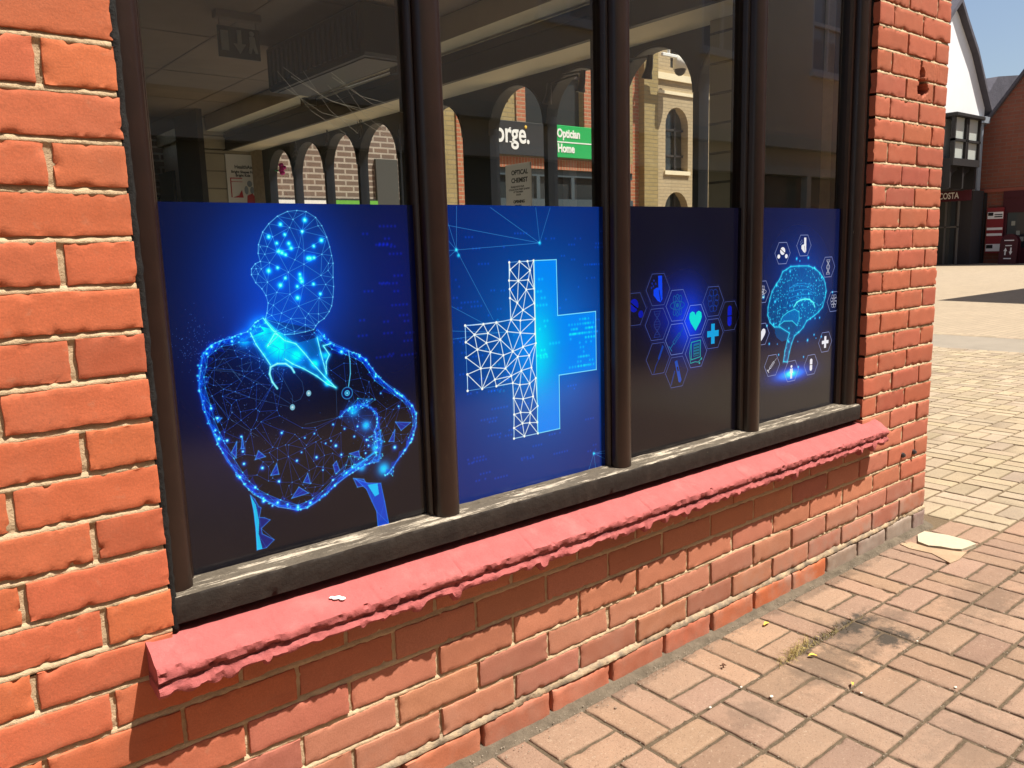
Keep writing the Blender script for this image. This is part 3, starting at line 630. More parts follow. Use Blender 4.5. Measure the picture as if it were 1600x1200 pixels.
for k_ in range(5): a1.line((HAND[-1][0]+rnd.uniform(-6, 6), HAND[-1][1]), (BODY_L[-4][0]+rnd.uniform(-10, 10), BODY_L[-4][1]+rnd.uniform(-4, 10)), .9, (.05, .55, 1), .7, 3, .15)
a1.poly([HAND[6][:2], (HAND[6][0]+6, HAND[6][1]-40), (HAND[-1][0]+8, HAND[-1][1]-20), BODY_L[-1][:2]], 3, (0, .45, .95), .6, gl=5, gk=.25)
for P, wd in ((BODY_L, 4.5), (BODY_R, 4), (HAND, 3.5)):
    a1.poly(P, 7, (0, .12, .75), .25, gl=8, gk=.10); a1.poly(P, wd*.6, (.0, .38, .95), .6, gl=3, gk=.14)
    a1.poly([(x+rnd.uniform(-2.5, 2.5), z+rnd.uniform(-2.5, 2.5)) for x, z in P], .9, (.45, .85, 1), .8); a1.poly([(x+rnd.uniform(-4, 4), z+rnd.uniform(-4, 4)) for x, z in P], .7, (.15, .6, 1), .8)
    for (xa, za), (xb, zb) in zip(P[:-1], P[1:]):
        for t in range(3):
            u = rnd.random(); a1.glow(xa+(xb-xa)*u+rnd.uniform(-3, 3), za+(zb-za)*u+rnd.uniform(-3, 3), rnd.uniform(.8, 2.2), (.25, .9, 1), .9)
        if rnd.random() < .7:
            nx_, nz_ = (zb-za), -(xb-xa); L = math.hypot(nx_, nz_)+.1; s_ = 10 if P is BODY_R else -10; a1.fill([(xa, za), (xb, zb), ((xa+xb)/2+nx_/L*s_, (za+zb)/2+nz_/L*s_)], (0, .25, .95), .45)
for P in COLL: a1.poly(P, 2.2, (.1, .75, 1), .85, gl=4, gk=.4); a1.poly(P, 1.2, (.6, 1, 1), .9)
for P in LOOP: a1.poly(P, .55, (.35, .6, .85), .55)
pts = [(rnd.uniform(75, 560), rnd.uniform(150, 500)) for _ in range(330)]; pts = [p for p in pts if inside(body, *p) and not inside(DARKB, *p)]
for p, q in tri_edges(pts, body, 60):
    if rnd.random() < .75: a1.line(p, q, .7, (.12, .34, .9), .6)
for x, z in pts: a1.glow(x, z, .8, (.35, .7, 1), .8)
for _ in range(420):
    x, z = rnd.gauss(170, 65), rnd.gauss(380, 60)
    if inside(body, x, z) and not inside(DARKB, x, z): a1.glow(x, z, .5, (.5, .7, .95), .7)
for _ in range(120):
    x, z = rnd.gauss(100, 22), rnd.gauss(490, 26); a1.glow(x, z, .55, (.4, .6, .95), .6)
for _ in range(150):
    x, z = rnd.gauss(470, 50), rnd.gauss(330, 55)
    if inside(body, x, z): a1.glow(x, z, .6, (.2, .55, 1), .7)
for T in TRI:
    a1.fill(T, (.01, .16, .75), .75); a1.poly(T, .8, (.2, .6, 1), .8, True, 2, .2); a1.line(T[0], ((T[1][0]+T[2][0])/2, (T[1][1]+T[2][1])/2), .6, (.2, .6, 1), .7)
for x, z, r in SPARK: a1.glow(x, z, r*.42+.5, (.1, .7, 1), 1); a1.glow(x, z, r*.9+1, (0, .2, .95), .45); a1.glow(x, z, r*.2+.3, (.7, 1, 1), .9)
a1.fill(LEGL, (.01, .10, .55), .8); a1.fill(LEGLC, (.02, .74, .95), .95); a1.fill(LEGR, (.0, .26, .85), .9); a1.fill(LEGRC, (.03, .75, 1), .95)
for Pq in (LEGL, LEGR):
    a1.poly(Pq, .8, (.15, .55, 1), .8, True, 2, .15)
    for _ in range(26):
        p, q = rnd.choice(Pq), rnd.choice(Pq)
        if math.hypot(p[0]-q[0], p[1]-q[1]) < 55: a1.line(p, q, .6, (.1, .5, 1), .6)
for P in STETH[:1]: a1.poly(P, 4.2, (.25, .80, .95), .8, gl=3, gk=.25); a1.poly(P, 1.4, (.75, 1, 1), .7)
a1.poly(STETH[1], 2.0, (.3, .75, .95), .8, gl=1.5, gk=.2)
for x, z, r in DOTW: a1.disc(x, z, 5.2, (.45, .72, .85), .95, 6); a1.disc(x, z, 2.2, (.75, .9, .95), .9)
x, z = DISC; a1.disc(x, z, 13, (.15, .5, .8), .9); a1.disc(x, z, 11, (.01, .05, .3), .95); a1.disc(x, z, 6, (.25, .75, .95), .9); a1.disc(x, z, 3.8, (.05, .3, .6), .9); a1.glow(x, z, 2, (.6, 1, 1), .9)
# film two: wire and solid cross
a2 = Art(634, 1162, 50, 740)
d = np.exp(-(((a2.X-930)/230)**2+((a2.Z-400)/260)**2))
a2.a[:] = np.stack([.02+0*d, .13+.25*d, .44+.30*d], -1)
a2.glow(1010, 400, 110, (0, .12, .35), .5, 150)
for _ in range(95):
    x, z = rnd.uniform(650, 1150), rnd.uniform(90, 700)
    for q in range(rnd.randint(2, 6)):
        if rnd.random() < .8: a2.glow(x+q*9, z, 2.4, (0, .20, .85), .38)
m = a2.mask(CR_R); dd = np.exp(-(((a2.X-915)/60)**2+((a2.Z-400)/110)**2)); de = np.clip(1-(a2.X-985)/170, 0, 1)
col = np.stack([0*dd, .50+.28*dd, .98-.04*dd], -1); a2.a[m] = col[m]
for _ in range(46):
    x, z = (rnd.uniform(905, 975), rnd.uniform(300, 600)) if rnd.random() < .35 else (rnd.uniform(1020, 1100), 340+12*rnd.randint(0, 10))
    for q in range(rnd.randint(1, 4)): a2.glow(x+q*10, z, 3, (.05, .55, 1), .5)
for _ in range(40):
    x, z = 830+12*rnd.randint(-6, 6), 400+13*rnd.randint(-7, 7); a2.disc(x, z, 3.4, (.02, .45, .80), .65)
a2.glow(880, 400, 50, (0, .28, .5), .5, 90)
for p, q in NET: a2.line(p, q, 1.1, (.25, .62, .92), .7)
for x, z in NETN: a2.glow(x, z, 4, (.1, .75, .9), 1)
for p, q in tri_edges(CN, CR_L, 85): a2.line(p, q, 2.1, (.86, .95, 1), .95)
a2.poly(CR_L, 1.1, (.45, .75, 1), .9, True)
for x, z in CN: a2.disc(x, z, 3.0, (.95, 1, 1), 1)
a2.poly(CR_R, 1.6, (.5, .9, 1), .9, True, 2, .15)
# film three: honeycomb of medical icons
def hexa(A, x, z, r, col, wd, k=1., rx=1., rot=0): A.poly([(x+rx*r*math.cos(R(60*i)), z+r*math.sin(R(60*i))) for i in range(6)], wd, col, k, True)
def icon(A, kind, x, z, s, col, bgc=(.01, .02, .06), rx=1.):
    L = lambda pts: [(x+rx*s*a, z+s*b) for a, b in pts]
    el = lambda ax, bx, t, n=20: L([(ax*math.cos(2*math.pi*i/n)*math.cos(t)-bx*math.sin(2*math.pi*i/n)*math.sin(t), ax*math.cos(2*math.pi*i/n)*math.sin(t)+bx*math.sin(2*math.pi*i/n)*math.cos(t)) for i in range(n)])
    wd = max(.9, s*.035)
    if kind == 'atom':
        for t in (0, R(60), R(120), R(90)): A.poly(el(.62, .23, t), wd, col, .9, True)
        A.disc(x, z, s*.13*rx, col, .9, s*.13)
    elif kind == 'heart': A.fill(L([(.0, -.62), (-.45, -.12), (-.58, .15), (-.52, .42), (-.3, .52), (-.1, .45), (0, .27), (.1, .45), (.3, .52), (.52, .42), (.58, .15), (.45, -.12)]), col)
    elif kind == 'cross': A.fill(L([(-.17, .6), (.17, .6), (.17, .18), (.55, .18), (.55, -.18), (.17, -.18), (.17, -.6), (-.17, -.6), (-.17, -.18), (-.55, -.18), (-.55, .18), (-.17, .18)]), col)
    elif kind == 'foot':
        A.fill(L([(.0, .75), (.32, .75), (.34, .1), (.36, -.55), (.2, -.72), (-.05, -.62), (-.38, -.3), (-.38, .0), (-.15, .1), (.02, .1)]), col); A.line(*L([(.08, -.05), (.2, -.6)]), wd*1.4, bgc)
        for a, b in ((-.5, .35), (-.35, .5), (-.2, .32), (-.55, .12), (-.4, .2)): A.disc(x+rx*s*a, z+s*b, s*.06, col, .5)
    elif kind == 'pills':
        A.disc(x, z+s*.2, s*.36*rx, col, 1, s*.36); A.line(*L([(-.38, .42), (.38, -.05)]), wd*2.2, bgc)
        for a in (-.55, .55): A.disc(x+rx*s*a, z-s*.3, s*.2*rx, col, 1, s*.2)
    elif kind == 'capsule':
        A.disc(x, z+s*.42, s*.2*rx, col, 1, s*.2); A.disc(x, z-s*.42, s*.2*rx, col, 1, s*.2); A.fill(L([(-.2, .42), (.2, .42), (.2, -.42), (-.2, -.42)]), col); A.line(*L([(-.25, 0), (.25, 0)]), wd*1.8, bgc)
    elif kind == 'dna':
        for sg in (1, -1): A.poly(L([(.26*sg*math.cos(t*.62), .72-t*.144) for t in range(11)]), wd*1.2, col)
        for t in range(11): c_ = abs(.26*math.cos(t*.62)); A.line(*L([(-c_, .72-t*.144), (c_, .72-t*.144)]), wd, col, .85)
    elif kind == 'syringe':
        A.poly(L([(-.35, -.15), (.2, .35), (.32, .22), (-.22, -.28)]), wd*1.3, col, 1, True); A.line(*L([(.26, .28), (.62, .6)]), wd, col); A.line(*L([(-.28, -.22), (-.58, -.5)]), wd*2, col); A.line(*L([(-.7, -.36), (-.44, -.64)]), wd*1.8, col)
        for q in range(4): A.line(*L([(-.2+.1*q, -.02+.09*q), (-.13+.1*q, -.1+.09*q)]), wd, col)
    elif kind == 'brain':
        for sg in (1, -1):
            for cx, cz, rr in ((.18, .5, .2), (.34, .2, .2), (.28, -.12, .2), (.16, -.42, .18)): A.poly([(x+rx*s*(sg*cx+rr*math.cos(t*.52)), z+s*(cz+rr*math.sin(t*.52))) for t in range(12)], wd, col, .85, True)
        A.line(*L([(0, .6), (0, -.6)]), wd, col)
    elif kind == 'clip':
        A.poly(L([(-.45, .62), (.4, .68), (.4, -.3), (-.45, -.4)]), wd*1.6, col, 1, True); A.fill(L([(-.25, .5), (.32, .55), (.32, -.2), (-.25, -.25)]), col, .55)
        for q in range(4): A.line(*L([(-.18, .35-.17*q), (.26, .38-.17*q)]), wd, bgc)
        A.poly(L([(-.5, .5), (-.6, 0), (-.5, -.6), (-.1, -.55), (.2, -.6), (.45, -.45)]), wd*1.3, col); A.disc(x+s*.5*rx, z-s*.42, s*.07, col); A.disc(x+s*.32*rx, z-s*.66, s*.07, col)
    elif kind == 'scalpel': A.fill(L([(.36, .72), (.48, .62), (.1, -.1), (-.02, -.02)]), col); A.poly(L([(.04, -.08), (-.16, -.35), (-.36, -.8)]), wd*1.8, col, .7)
    elif kind == 'vial':
        A.fill(L([(-.2, .62), (.02, .68), (.42, -.5), (.3, -.66), (.16, -.6)]), col); A.fill(L([(-.02, .28), (.08, .31), (.17, .05), (.07, .02)]), bgc); A.line(*L([(-.2, .05), (-.5, -.68)]), wd*3, col, .55)
    elif kind == 'body': A.disc(x, z+s*.45, s*.14*rx, col, 1, s*.14); A.fill(L([(-.2, .25), (.2, .25), (.25, -.2), (.12, -.2), (.15, -.75), (-.15, -.75), (-.12, -.2), (-.25, -.2)]), col, .9)
a3 = Art(1206, 1756, 50, 744)
Z = (a3.Z-50)/690
a3.a[:] = np.stack([.055+0*Z, .052+0*Z, .08+.05*Z], -1)
a3.glow(1500, 415, 80, (0, .22, .95), .85, 100, 1.6); a3.glow(1450, 460, 140, (0, .03, .35), .6, 120); a3.glow(1380, 450, 70, (0, .02, .3), .4)
KI = ['foot', 'atom', 'pills', 'dna', 'syringe', 'heart', 'brain', 'cross', 'capsule', 'clip', 'scalpel', 'vial']
KC = [(.03, .25, .95), (.08, .38, .62), (.02, .08, .65), (.12, .2, .5), (.08, .35, .6), (.05, .85, .85), (.06, .22, .6), (.05, .62, .9), (.02, .10, .75), (.10, .62, .65), (.03, .22, .62), (.03, .28, .72)]
for (x, z), kd, kc in zip(HEX, KI, KC):
    near = math.exp(-(math.hypot(x-1500, z-400)/110)**2)
    hexa(a3, x, z, 50, (.26+.2*near, .33+.25*near, .62+.3*near), 1.7, .8+.2*near); hexa(a3, x, z, 56, (.08, .14, .42), .9, .6); icon(a3, kd, x, z, 50, kc, (.008, .02, .1))
# film four: brain of light in a ring of icons
a4 = Art(1799, 2348, 50, 746)
Z = (a4.Z-50)/690
a4.a[:] = np.stack([.055+0*Z, .058+.02*Z, .11+.13*Z], -1)
a4.glow(2080, 500, 210, (0, .13, .42), .9, 180, 2); a4.glow(2110, 440, 120, (0, .14, .3), .6, 130)
bm_ = a4.mask(BRAIN); a4.a[bm_] = a4.a[bm_]*.3+np.array((.01, .22, .42))
a4.glow(2110, 430, 110, (0, .12, .18), .6, 110)
pts = [(rnd.uniform(1880, 2260), rnd.uniform(230, 590)) for _ in range(650)]; pts = [p for p in pts if inside(BRAIN, *p)]
for p, q in tri_edges(pts+BRAIN, BRAIN, 70): a4.line(p, q, .9, (.08, .58, .8), .55)
for x, z in pts: a4.glow(x, z, 1.7, (.2, .75, 1), .75)
a4.fill(CEREB, (.03, .30, .55), .85); a4.fill(MID, (.02, .42, .75), .8); a4.poly(MID, 2, (.2, .8, .95), .9, True, 3, .2)
for P in GYR: a4.poly(P, 2.2, (.12, .6, .95), .8)
a4.poly(BRAIN, 2.6, (.15, .75, 1), .85, True, 5, .3); a4.poly(ARCH, 4, (.3, .9, 1), .9, gl=5, gk=.3)
x, z = PLAT[0]; a4.glow(x, z, 130, (0, .16, .8), .9, 32); a4.glow(x, z, 75, (0, .6, 1), 1, 15); a4.glow(x-5, z+4, 22, (.4, .9, 1), .8, 9)
K8 = ['pills', 'foot', 'dna', 'brain', 'cross', 'capsule', 'body', 'syringe', 'heart', 'atom']
for (x, z), kd in zip(HX8, K8): hexa(a4, x, z, 39, (.55, .62, .85), 1.9, .9, 1.12, 0); icon(a4, kd, x, z, 34, (.88, .92, 1), (.02, .02, .1), 1.15)
for x, z, r in BDOT: a4.glow(x, z, r*.55+.8, (.05, .6, .95), .95, r*.55+.8); a4.glow(x, z, r*.3, (.5, .95, 1), .6)
def filmmat(name, im):
    m = bpy.data.materials.new(name); m.use_nodes = True; n = m.node_tree.nodes; b = n['Principled BSDF']
    t = n.new('ShaderNodeTexImage'); t.image = im; t.extension = 'EXTEND'; x_ = n.new('ShaderNodeMix'); x_.data_type = 'RGBA'; x_.blend_type = 'MULTIPLY'; x_.inputs[0].default_value = 1; x_.inputs[7].default_value = (.8, .8, .8, 1); m.node_tree.links.new(t.outputs[0], x_.inputs[6]); m.node_tree.links.new(x_.outputs[2], b.inputs['Base Color'])
    b.inputs['Roughness'].default_value = .13; b.inputs['Specular IOR Level'].default_value = .5
    return m
FL = ['blue film with a glowing figure folding its arms', 'blue film with a large half wire, half solid cross', 'dark film with a honeycomb of medical icons', 'dark film with a glowing brain ringed by icons']
for (A, x0, x1, z1, lb) in ((a1, 45, 592, 738, FL[0]), (a2, 634, 1162, 740, FL[1]), (a3, 1206, 1756, 743, FL[2]), (a4, 1799, 2348, 745, FL[3])):
    A.a = A.a**1.0; im = A.image('printed_film')
    me = bpy.data.meshes.new('printed_film'); x0 /= 1000; x1 /= 1000; z1 /= 1000; zt = .05+A.h/A.p/1000
    me.from_pydata([(x0, GY+.0015, .05), (x1, GY+.0015, .05), (x1, GY+.0015, z1), (x0, GY+.0015, z1), (x0, GY+.0035, .05), (x1, GY+.0035, .05), (x1, GY+.0035, z1), (x0, GY+.0035, z1)], [], [(0, 1, 2, 3), (7, 6, 5, 4), (3, 2, 6, 7)])
    uv = me.uv_layers.new(name='print'); vt = (z1-.05)/(zt-.05)
    for li, u in enumerate([(0, 0), (1, 0), (1, vt), (0, vt)]+[(.001, .99)]*8): uv.data[li].uv = u
    me.materials.append(filmmat('printed_film', im)); o = bpy.data.objects.new('printed_film', me); C.objects.link(o); o.parent = win; o['label'] = lb

# ---- inside the shop and the arched side window
AX = 2.86
inn = MB()
inn.box(-1.2, AX-.001, .14, 9.3, -.55, -.53); inn.build('shop_floor', M['floor'], shop)
wb_ = MB(); wb_.box(2.35, AX-.002, .46, 6.2, .30, .335, .004); wb_.build('bounce_ledge', M['white'], shop)  # hidden white ledge added to bounce sunlight up onto the soffit
ce = MB(); ce.box(-1.2, 2.399, .14, 9.3, 1.93, 1.95)
ceo = ce.build('ceiling', M['ceil'], shop)
tg = MB()
for q in range(9): tg.box(-1.2, 2.395, .6+q*1.0, .615+q*1.0, 1.926, 1.9285)
for q in range(6): tg.box(-.9+q*.6, -.885+q*.6, .14, 9.3, 1.9262, 1.9287)
tg.build('ceiling_grid', M['inwall'], ceo)
iw = MB(); iw.box(-1.2, -1.15, .2, 9.3, -.53, 1.93); iw.box(-1.15, 2.86, 9.3, 9.35, -.53, 1.95); iw.box(-1.149, XL-.02, .2, .24, -.53, 1.93); iw.box(-1.15, 2.6, .2, .24, -.53, -.02)
iw.build('interior_wall', M['inwall'], shop)
# bulkhead over the side window: beige margin, dark fascia, beige soffit
bk = MB(); bk.box(2.40, 2.60, .2, 6.9, 1.80, 1.95); bk.box(2.60, 2.86, .2, 6.9, 1.632, 1.642); bk.build('bulkhead', M['beige'], shop)
bf = MB(); bf.box(2.568, 2.5995, .2, 6.6, 1.632, 1.74); bf.box(2.56, 2.5995, .2, 6.6, 1.742, 1.775); bf.box(2.574, 2.5995, .2, 6.6, 1.777, 1.797, mi=1); bf.box(2.556, 2.562, .2, 6.6, 1.785, 1.792, mi=2); bf.build('bulkhead_fascia', [M['dbrown'], M['black'], M['steel']], shop)
# tiled inner pier between the two windows, tiled return at the far end
til = brickmat('cream_wall_tiles', (.62, .56, .37), (.60, .54, .36), (.10, .085, .06), ax='y', bw=9., bh=.131, ms=.006, bump=.003)
til2 = brickmat('cream_wall_tiles_end', (.52, .44, .30), (.50, .42, .29), (.22, .18, .12), ax='x', bw=.9, bh=.16, ms=.007, bump=.003)
tp = MB(); tp.box(2.80, 2.8585, .605, .985, -.53, 1.63); tp.build('inner_pier', til, shop)
tp = MB(); tp.box(2.79, 2.8585, .575, .604, -.53, 1.63); tp.box(2.62, 2.8585, .22, .574, -.53, 1.92); tp.build('pier_lining', M['dark'], shop)
tp = MB(); tp.box(2.255, 2.859, 6.35, 6.45, -.53, 1.63); tp.box(2.255, 2.859, 6.35, 6.45, 1.6425, 1.93); tp.build('end_wall', til2, shop)
tp = MB(); tp.box(2.2, 2.25, 6.0, 6.6, -.53, 1.93); tp.build('dark_pilaster', M['dbrown'], shop)
# arched timber side window
ops = [(.60, 1.09), (1.126, 1.622), (1.657, 2.161), (2.196, 2.70), (2.985, 3.45), (3.485, 3.755), (3.79, 4.352), (4.387, 4.919), (4.954, 5.521), (5.556, 6.07)]
aw = MB(); aw.wall(.45, 6.3, .25, 1.95, [(a, b, .36, 1.597, 1.0) for a, b in ops], AX, AX+.075, ax='x', seg=20)
awo = aw.build('arched_window_frame', M['dark'], shop)
ar = MB()
for a, b in ops:
    m_ = (a+b)/2; r_ = (b-a)/2+.006; ar.tube([(AX-.004, m_-r_*math.cos(math.pi*k/20), 1.597-(b-a)/2+r_*math.sin(math.pi*k/20)) for k in range(21)], .006, 6)
ar.build('arch_bead', M['dark'], awo, smooth=True)
for a, b in ops:
    g = MB(); g.add([(AX+.05, a-.01, .33), (AX+.05, b+.01, .33), (AX+.05, b+.01, 1.61), (AX+.05, a-.01, 1.61)], [(0, 1, 2, 3)]); g.build('glass_pane', M['glass2'], awo)
rf = MB(); rf.prism([(-1.4, 4.48), (XC+.25, 4.48), (1.0, 6.2)], -.25, 9.6, 'y'); rf.build('roof', mat('grey_roof_tile', (.16, .13, .12), .9, .1, bump=.01, bscale=20), shop)

def slant(o, x, y, z): o.location = (x, y, z); return o
# things inside
def text_mesh(txt, size, ext=.002, off_=0, shear=0, align='LEFT', sp=1.0):
    cu = bpy.data.curves.new('t', 'FONT'); cu.body = txt; cu.size = size; cu.extrude = ext; cu.offset = off_; cu.shear = shear; cu.align_x = align; cu.space_character = sp; cu.resolution_u = 4
    ob = bpy.data.objects.new('t', cu); C.objects.link(ob); dg = bpy.context.evaluated_depsgraph_get(); dg.update()
    me = bpy.data.meshes.new_from_object(ob.evaluated_get(dg)); bpy.data.objects.remove(ob); return me
def put_text(txt, size, name, material, parent, org, ud, sx=1.0, **kw):
    """org = lower left; ud = direction of reading ('x' faces -y, 'y-' faces -x)"""
    me = text_mesh(txt, size, **kw); 
    for v in me.vertices:
        u, h_, d_ = v.co.x*sx, v.co.y, v.co.z
        v.co = Vector((org[0]+u, org[1]-d_, org[2]+h_)) if ud == 'x' else Vector((org[0]-d_, org[1]-u, org[2]+h_))
    me.materials.clear(); me.materials.append(material); o = bpy.data.objects.new(name, me); C.objects.link(o); o.parent = parent
    if ud == 'x' or True: me.flip_normals() if False else None
    return o
P_black = mat('print_black', (.02, .02, .02), .6, .2); P_red = mat('print_red', (.55, .03, .04), .6, .3); P_grey = mat('print_grey', (.3, .33, .36), .6, .2); P_white = mat('print_white', (.85, .85, .83), .6, .2)
po = MB(); po.box(2.555, 2.852, 6.338, 6.345, 1.02, 1.60); po = po.build('poster', M['offwhite']); tag(po, 'cream notice board with a health poster in red and white, beyond the first arch', 'poster')
put_text('HealthAid', .045, 'lettering', P_black, po, (2.635, 6.336, 1.470), 'x', ext=.0005, off_=.001)
put_text('Bright Shapes For', .032, 'lettering', P_black, po, (2.60, 6.336, 1.428), 'x', ext=.0005, off_=.001)
put_text('Bright Kids', .032, 'lettering', P_black, po, (2.64, 6.336, 1.396), 'x', ext=.0005, off_=.001)
pr_ = MB(); 
for bx_ in ((2.585, 2.70, 1.375, 1.383), (2.585, 2.593, 1.20, 1.375), (2.593, 2.70, 1.345, 1.349)): pr_.box(bx_[0], bx_[1], 6.333, 6.3375, bx_[2], bx_[3])
pr_.prism([(2.60, 1.2), (2.70, 1.2), (2.69, 1.27), (2.66, 1.22)], 6.333, 6.3375, 'y'); pr_.prism([(2.72, 1.02), (2.85, 1.02), (2.845, 1.30), (2.82, 1.2), (2.79, 1.24), (2.74, 1.22)], 6.333, 6.3375, 'y')
pr_.build('red_artwork', P_red, po)
pr_ = MB(); pr_.ball((2.77, 6.336, 1.33), .025, .0015, .03); pr_.ball((2.735, 6.3362, 1.27), .02, .0012, .04); pr_.ball((2.79, 6.3362, 1.27), .02, .0012, .035); pr_.build('grey_artwork', P_grey, po)
NP = mat('notice_paper', (.75, .73, .69), .8, .1); n_ = NP.node_tree.nodes; tl_ = n_.new('ShaderNodeBsdfTranslucent'); tl_.inputs[0].default_value = (.7, .68, .64, 1); mx_ = n_.new('ShaderNodeMixShader'); mx_.inputs[0].default_value = .45
NP.node_tree.links.new(n_['Principled BSDF'].outputs[0], mx_.inputs[1]); NP.node_tree.links.new(tl_.outputs[0], mx_.inputs[2]); NP.node_tree.links.new(mx_.outputs[0], n_['Material Output'].inputs[0])
no = MB(); no.box(2.845, 2.847, 2.295, 2.535, .70, 1.145); no = no.build('notice', NP); tag(no, 'white paper notice with bold black heading taped inside the side window', 'notice')
for tx, sz, zz, yy in (('OPTICAL', .038, 1.082, 2.478), ('CHEMIST', .038, 1.036, 2.480), ('PLEASE NOTE OUR', .0145, 1.006, 2.486), ('COLLECTION POINT IS NOW', .0145, .990, 2.505), ('AT THE MAIN', .0145, .975, 2.462), ('DOOR', .0145, .959, 2.437), ('OPENING', .024, .915, 2.465), ('TIMES', .024, .886, 2.452), ('ALL', .016, .858, 2.43), ('WEEK', .022, .826, 2.448)):
    put_text(tx, sz, 'lettering', P_black, no, (2.8445, yy, zz), 'y-', ext=.0003, off_=.0012 if sz > .02 else .0004)
ex = thing('exit_sign', 'unlit hanging exit sign with down arrow and running figure under the ceiling', 'sign', (1.44, 3.05, 1.93))
q = MB(); q.box(-.115, .115, -.006, .006, -.235, -.075, .002); q.build('sign_plate', mat('exit_plate', (.05, .055, .045), .3, .6), ex)
q = MB(); q.box(-.125, .125, -.03, .03, -.04, 0, .004); q.tube([(-.1, 0, -.04), (-.1, 0, -.08)], .003); q.tube([(.1, 0, -.04), (.1, 0, -.08)], .003); q.build('housing', M['inwall'], ex)
q = MB(); q.box(-.012, .012, -.0105, -.0065, -.16, -.09); q.prism([(-.035, -.16), (.035, -.16), (0, -.21)], -.0105, -.0065, 'y'); q.box(-.1, -.06, -.0105, -.0065, -.2, -.1)
q.ball((.07, -.008, -.1), .014, .003, .014); q.prism([(.055, -.115), (.085, -.115), (.09, -.155), (.10, -.2), (.085, -.2), (.072, -.17), (.06, -.205), (.045, -.2), (.055, -.16)], -.0105, -.0065, 'y'); q.build('pictogram', mat('exit_symbols', (.35, .36, .32), .4, .4), ex)
ac = thing('air_conditioner', 'dark box of an air conditioner hanging from the shop ceiling', 'air conditioner', (2.0, 3.05, 1.93))
q = MB(); q.box(-.15, .15, -.60, .60, -.275, -.01, .015); q.build('casing', mat('ac_casing', (.004, .004, .004), .5, .4), ac)
q = MB()
for k in range(19): q.box(-.156, -.1505, -.56+.06*k, -.53+.06*k, -.24, -.05)
q.box(-.11, .11, -.55, .55, -.2805, -.2755); q.build('grille', M['black'], ac)
ra = thing('curtain_track', 'bright metal tube rail on dark brackets below the shop ceiling', 'rail', (2.49, 3.8, 1.80))
q = MB(); q.tube([(0, -.62, -.02), (0, .62, -.012)], .011, 10); q.build('tube', M['steel'], ra, smooth=True)
for y_ in (-.68, .61): q = MB(); q.box(-.03, .07, y_, y_+.07, -.05, .13, .004); q.build('bracket', M['black'], ra)
fl = MB()
for k in range(6): a_ = k*1.05; fl.ball((2.83+.012*math.cos(k*2.1), 5.715+.026*math.cos(a_), 1.425+.028*math.sin(a_)), .02, .02, .018, 8, 6)
fl.ball((2.83, 5.71, 1.38), .024, .03, .02, 8, 6); fl.ball((2.82, 5.72, 1.425), .014, .014, .014, 8, 6)
fo = fl.build('artificial_flower', mat('magenta_cloth', (.85, .04, .36), .5, .3), None, smooth=True); tag(fo, 'magenta artificial flower fixed in the leftmost, farthest arch', 'flower')
lf = MB(); lf.ball((2.81, 5.77, 1.405), .03, .018, .008, 8, 5); lf.build('leaf', mat('green_sticker', (.05, .3, .12), .6, .2), fo)
def spotlamp(y, z, label, turn=1):
    t = thing('spot_lamp', label, 'spot lamp', (2.79, y, z), 'spot lamps over the arched side window')
    q = MB(); q.tube([(0, .16*turn, .06), (0, 0, .05)], .006, 6); q.tube([(0, .16*turn, .06), (.05, .17*turn, .075)], .006, 6); q.build('arm', M['black'], t, smooth=True)
    q = MB(); q.tube([(0, 0, .055), (0, .006, .0), (0, .014, -.02), (0, .022, -.05)], [.014, .017, .019, .028], 12); q.build('lamp_head', M['black'], t, smooth=True)
    q = MB(); q.tube([(0, .0223, -.051), (0, .0226, -.0525)], .022, 12); q.build('lens', M['steel'], t)
spotlamp(2.06, 1.484, 'black spot lamp at the spring of the arch over the dark signboard', -1)
spotlamp(1.795, 1.507, 'black spot lamp above the green signboard'); spotlamp(1.33, 1.494, 'black spot lamp in front of the arch showing the arched stone windows')
# spiky dried grass ornament at the second and third arches
for (y, z, lb) in ((5.33, 1.50, 'curled dark leaf ornament on the post beyond the first arch'), (4.74, 1.52, 'pale curled leaf ornament at the top of the third arch'), (4.2, 1.55, 'spray of dry dark twigs hanging over the fourth arch')):
    q = MB()
    for k in range(7):
        a_ = k*.9; r_ = .05+.03*(k % 3); q.tube([(2.80, y, z+.04), (2.79, y+r_*math.cos(a_)*.6, z+.03+r_*math.sin(a_)*.7), (2.78, y+r_*math.cos(a_+.6), z-.01+r_*math.sin(a_+.6)*.6)], [.007, .005, .002], 5)
    tag(q.build('leaf_ornament', M['iron'], None, smooth=True), lb, 'ornament')
cw = MB(); rn = random.Random(4)
rn = random.Random(6)
web = [(1.45, 1.35), (1.20, 1.20), (1.02, 1.36), (.92, 1.12)]
for k in range(9):
    u0, z0 = rn.uniform(.30, .44), rn.uniform(.94, 1.0); u1, z1 = u0+rn.uniform(.08, .2), z0-rn.uniform(.02, .13)
    cw.tube([(u0, .075, z0), ((u0+u1)/2, .085, (z0+z1)/2-.012), (u1, .078, z1)], .00028, 4)
tag(cw.build('cobweb', mat('web', (.5, .48, .42), .8, .1)), 'torn grey cobweb strands behind the left pane', 'cobweb')
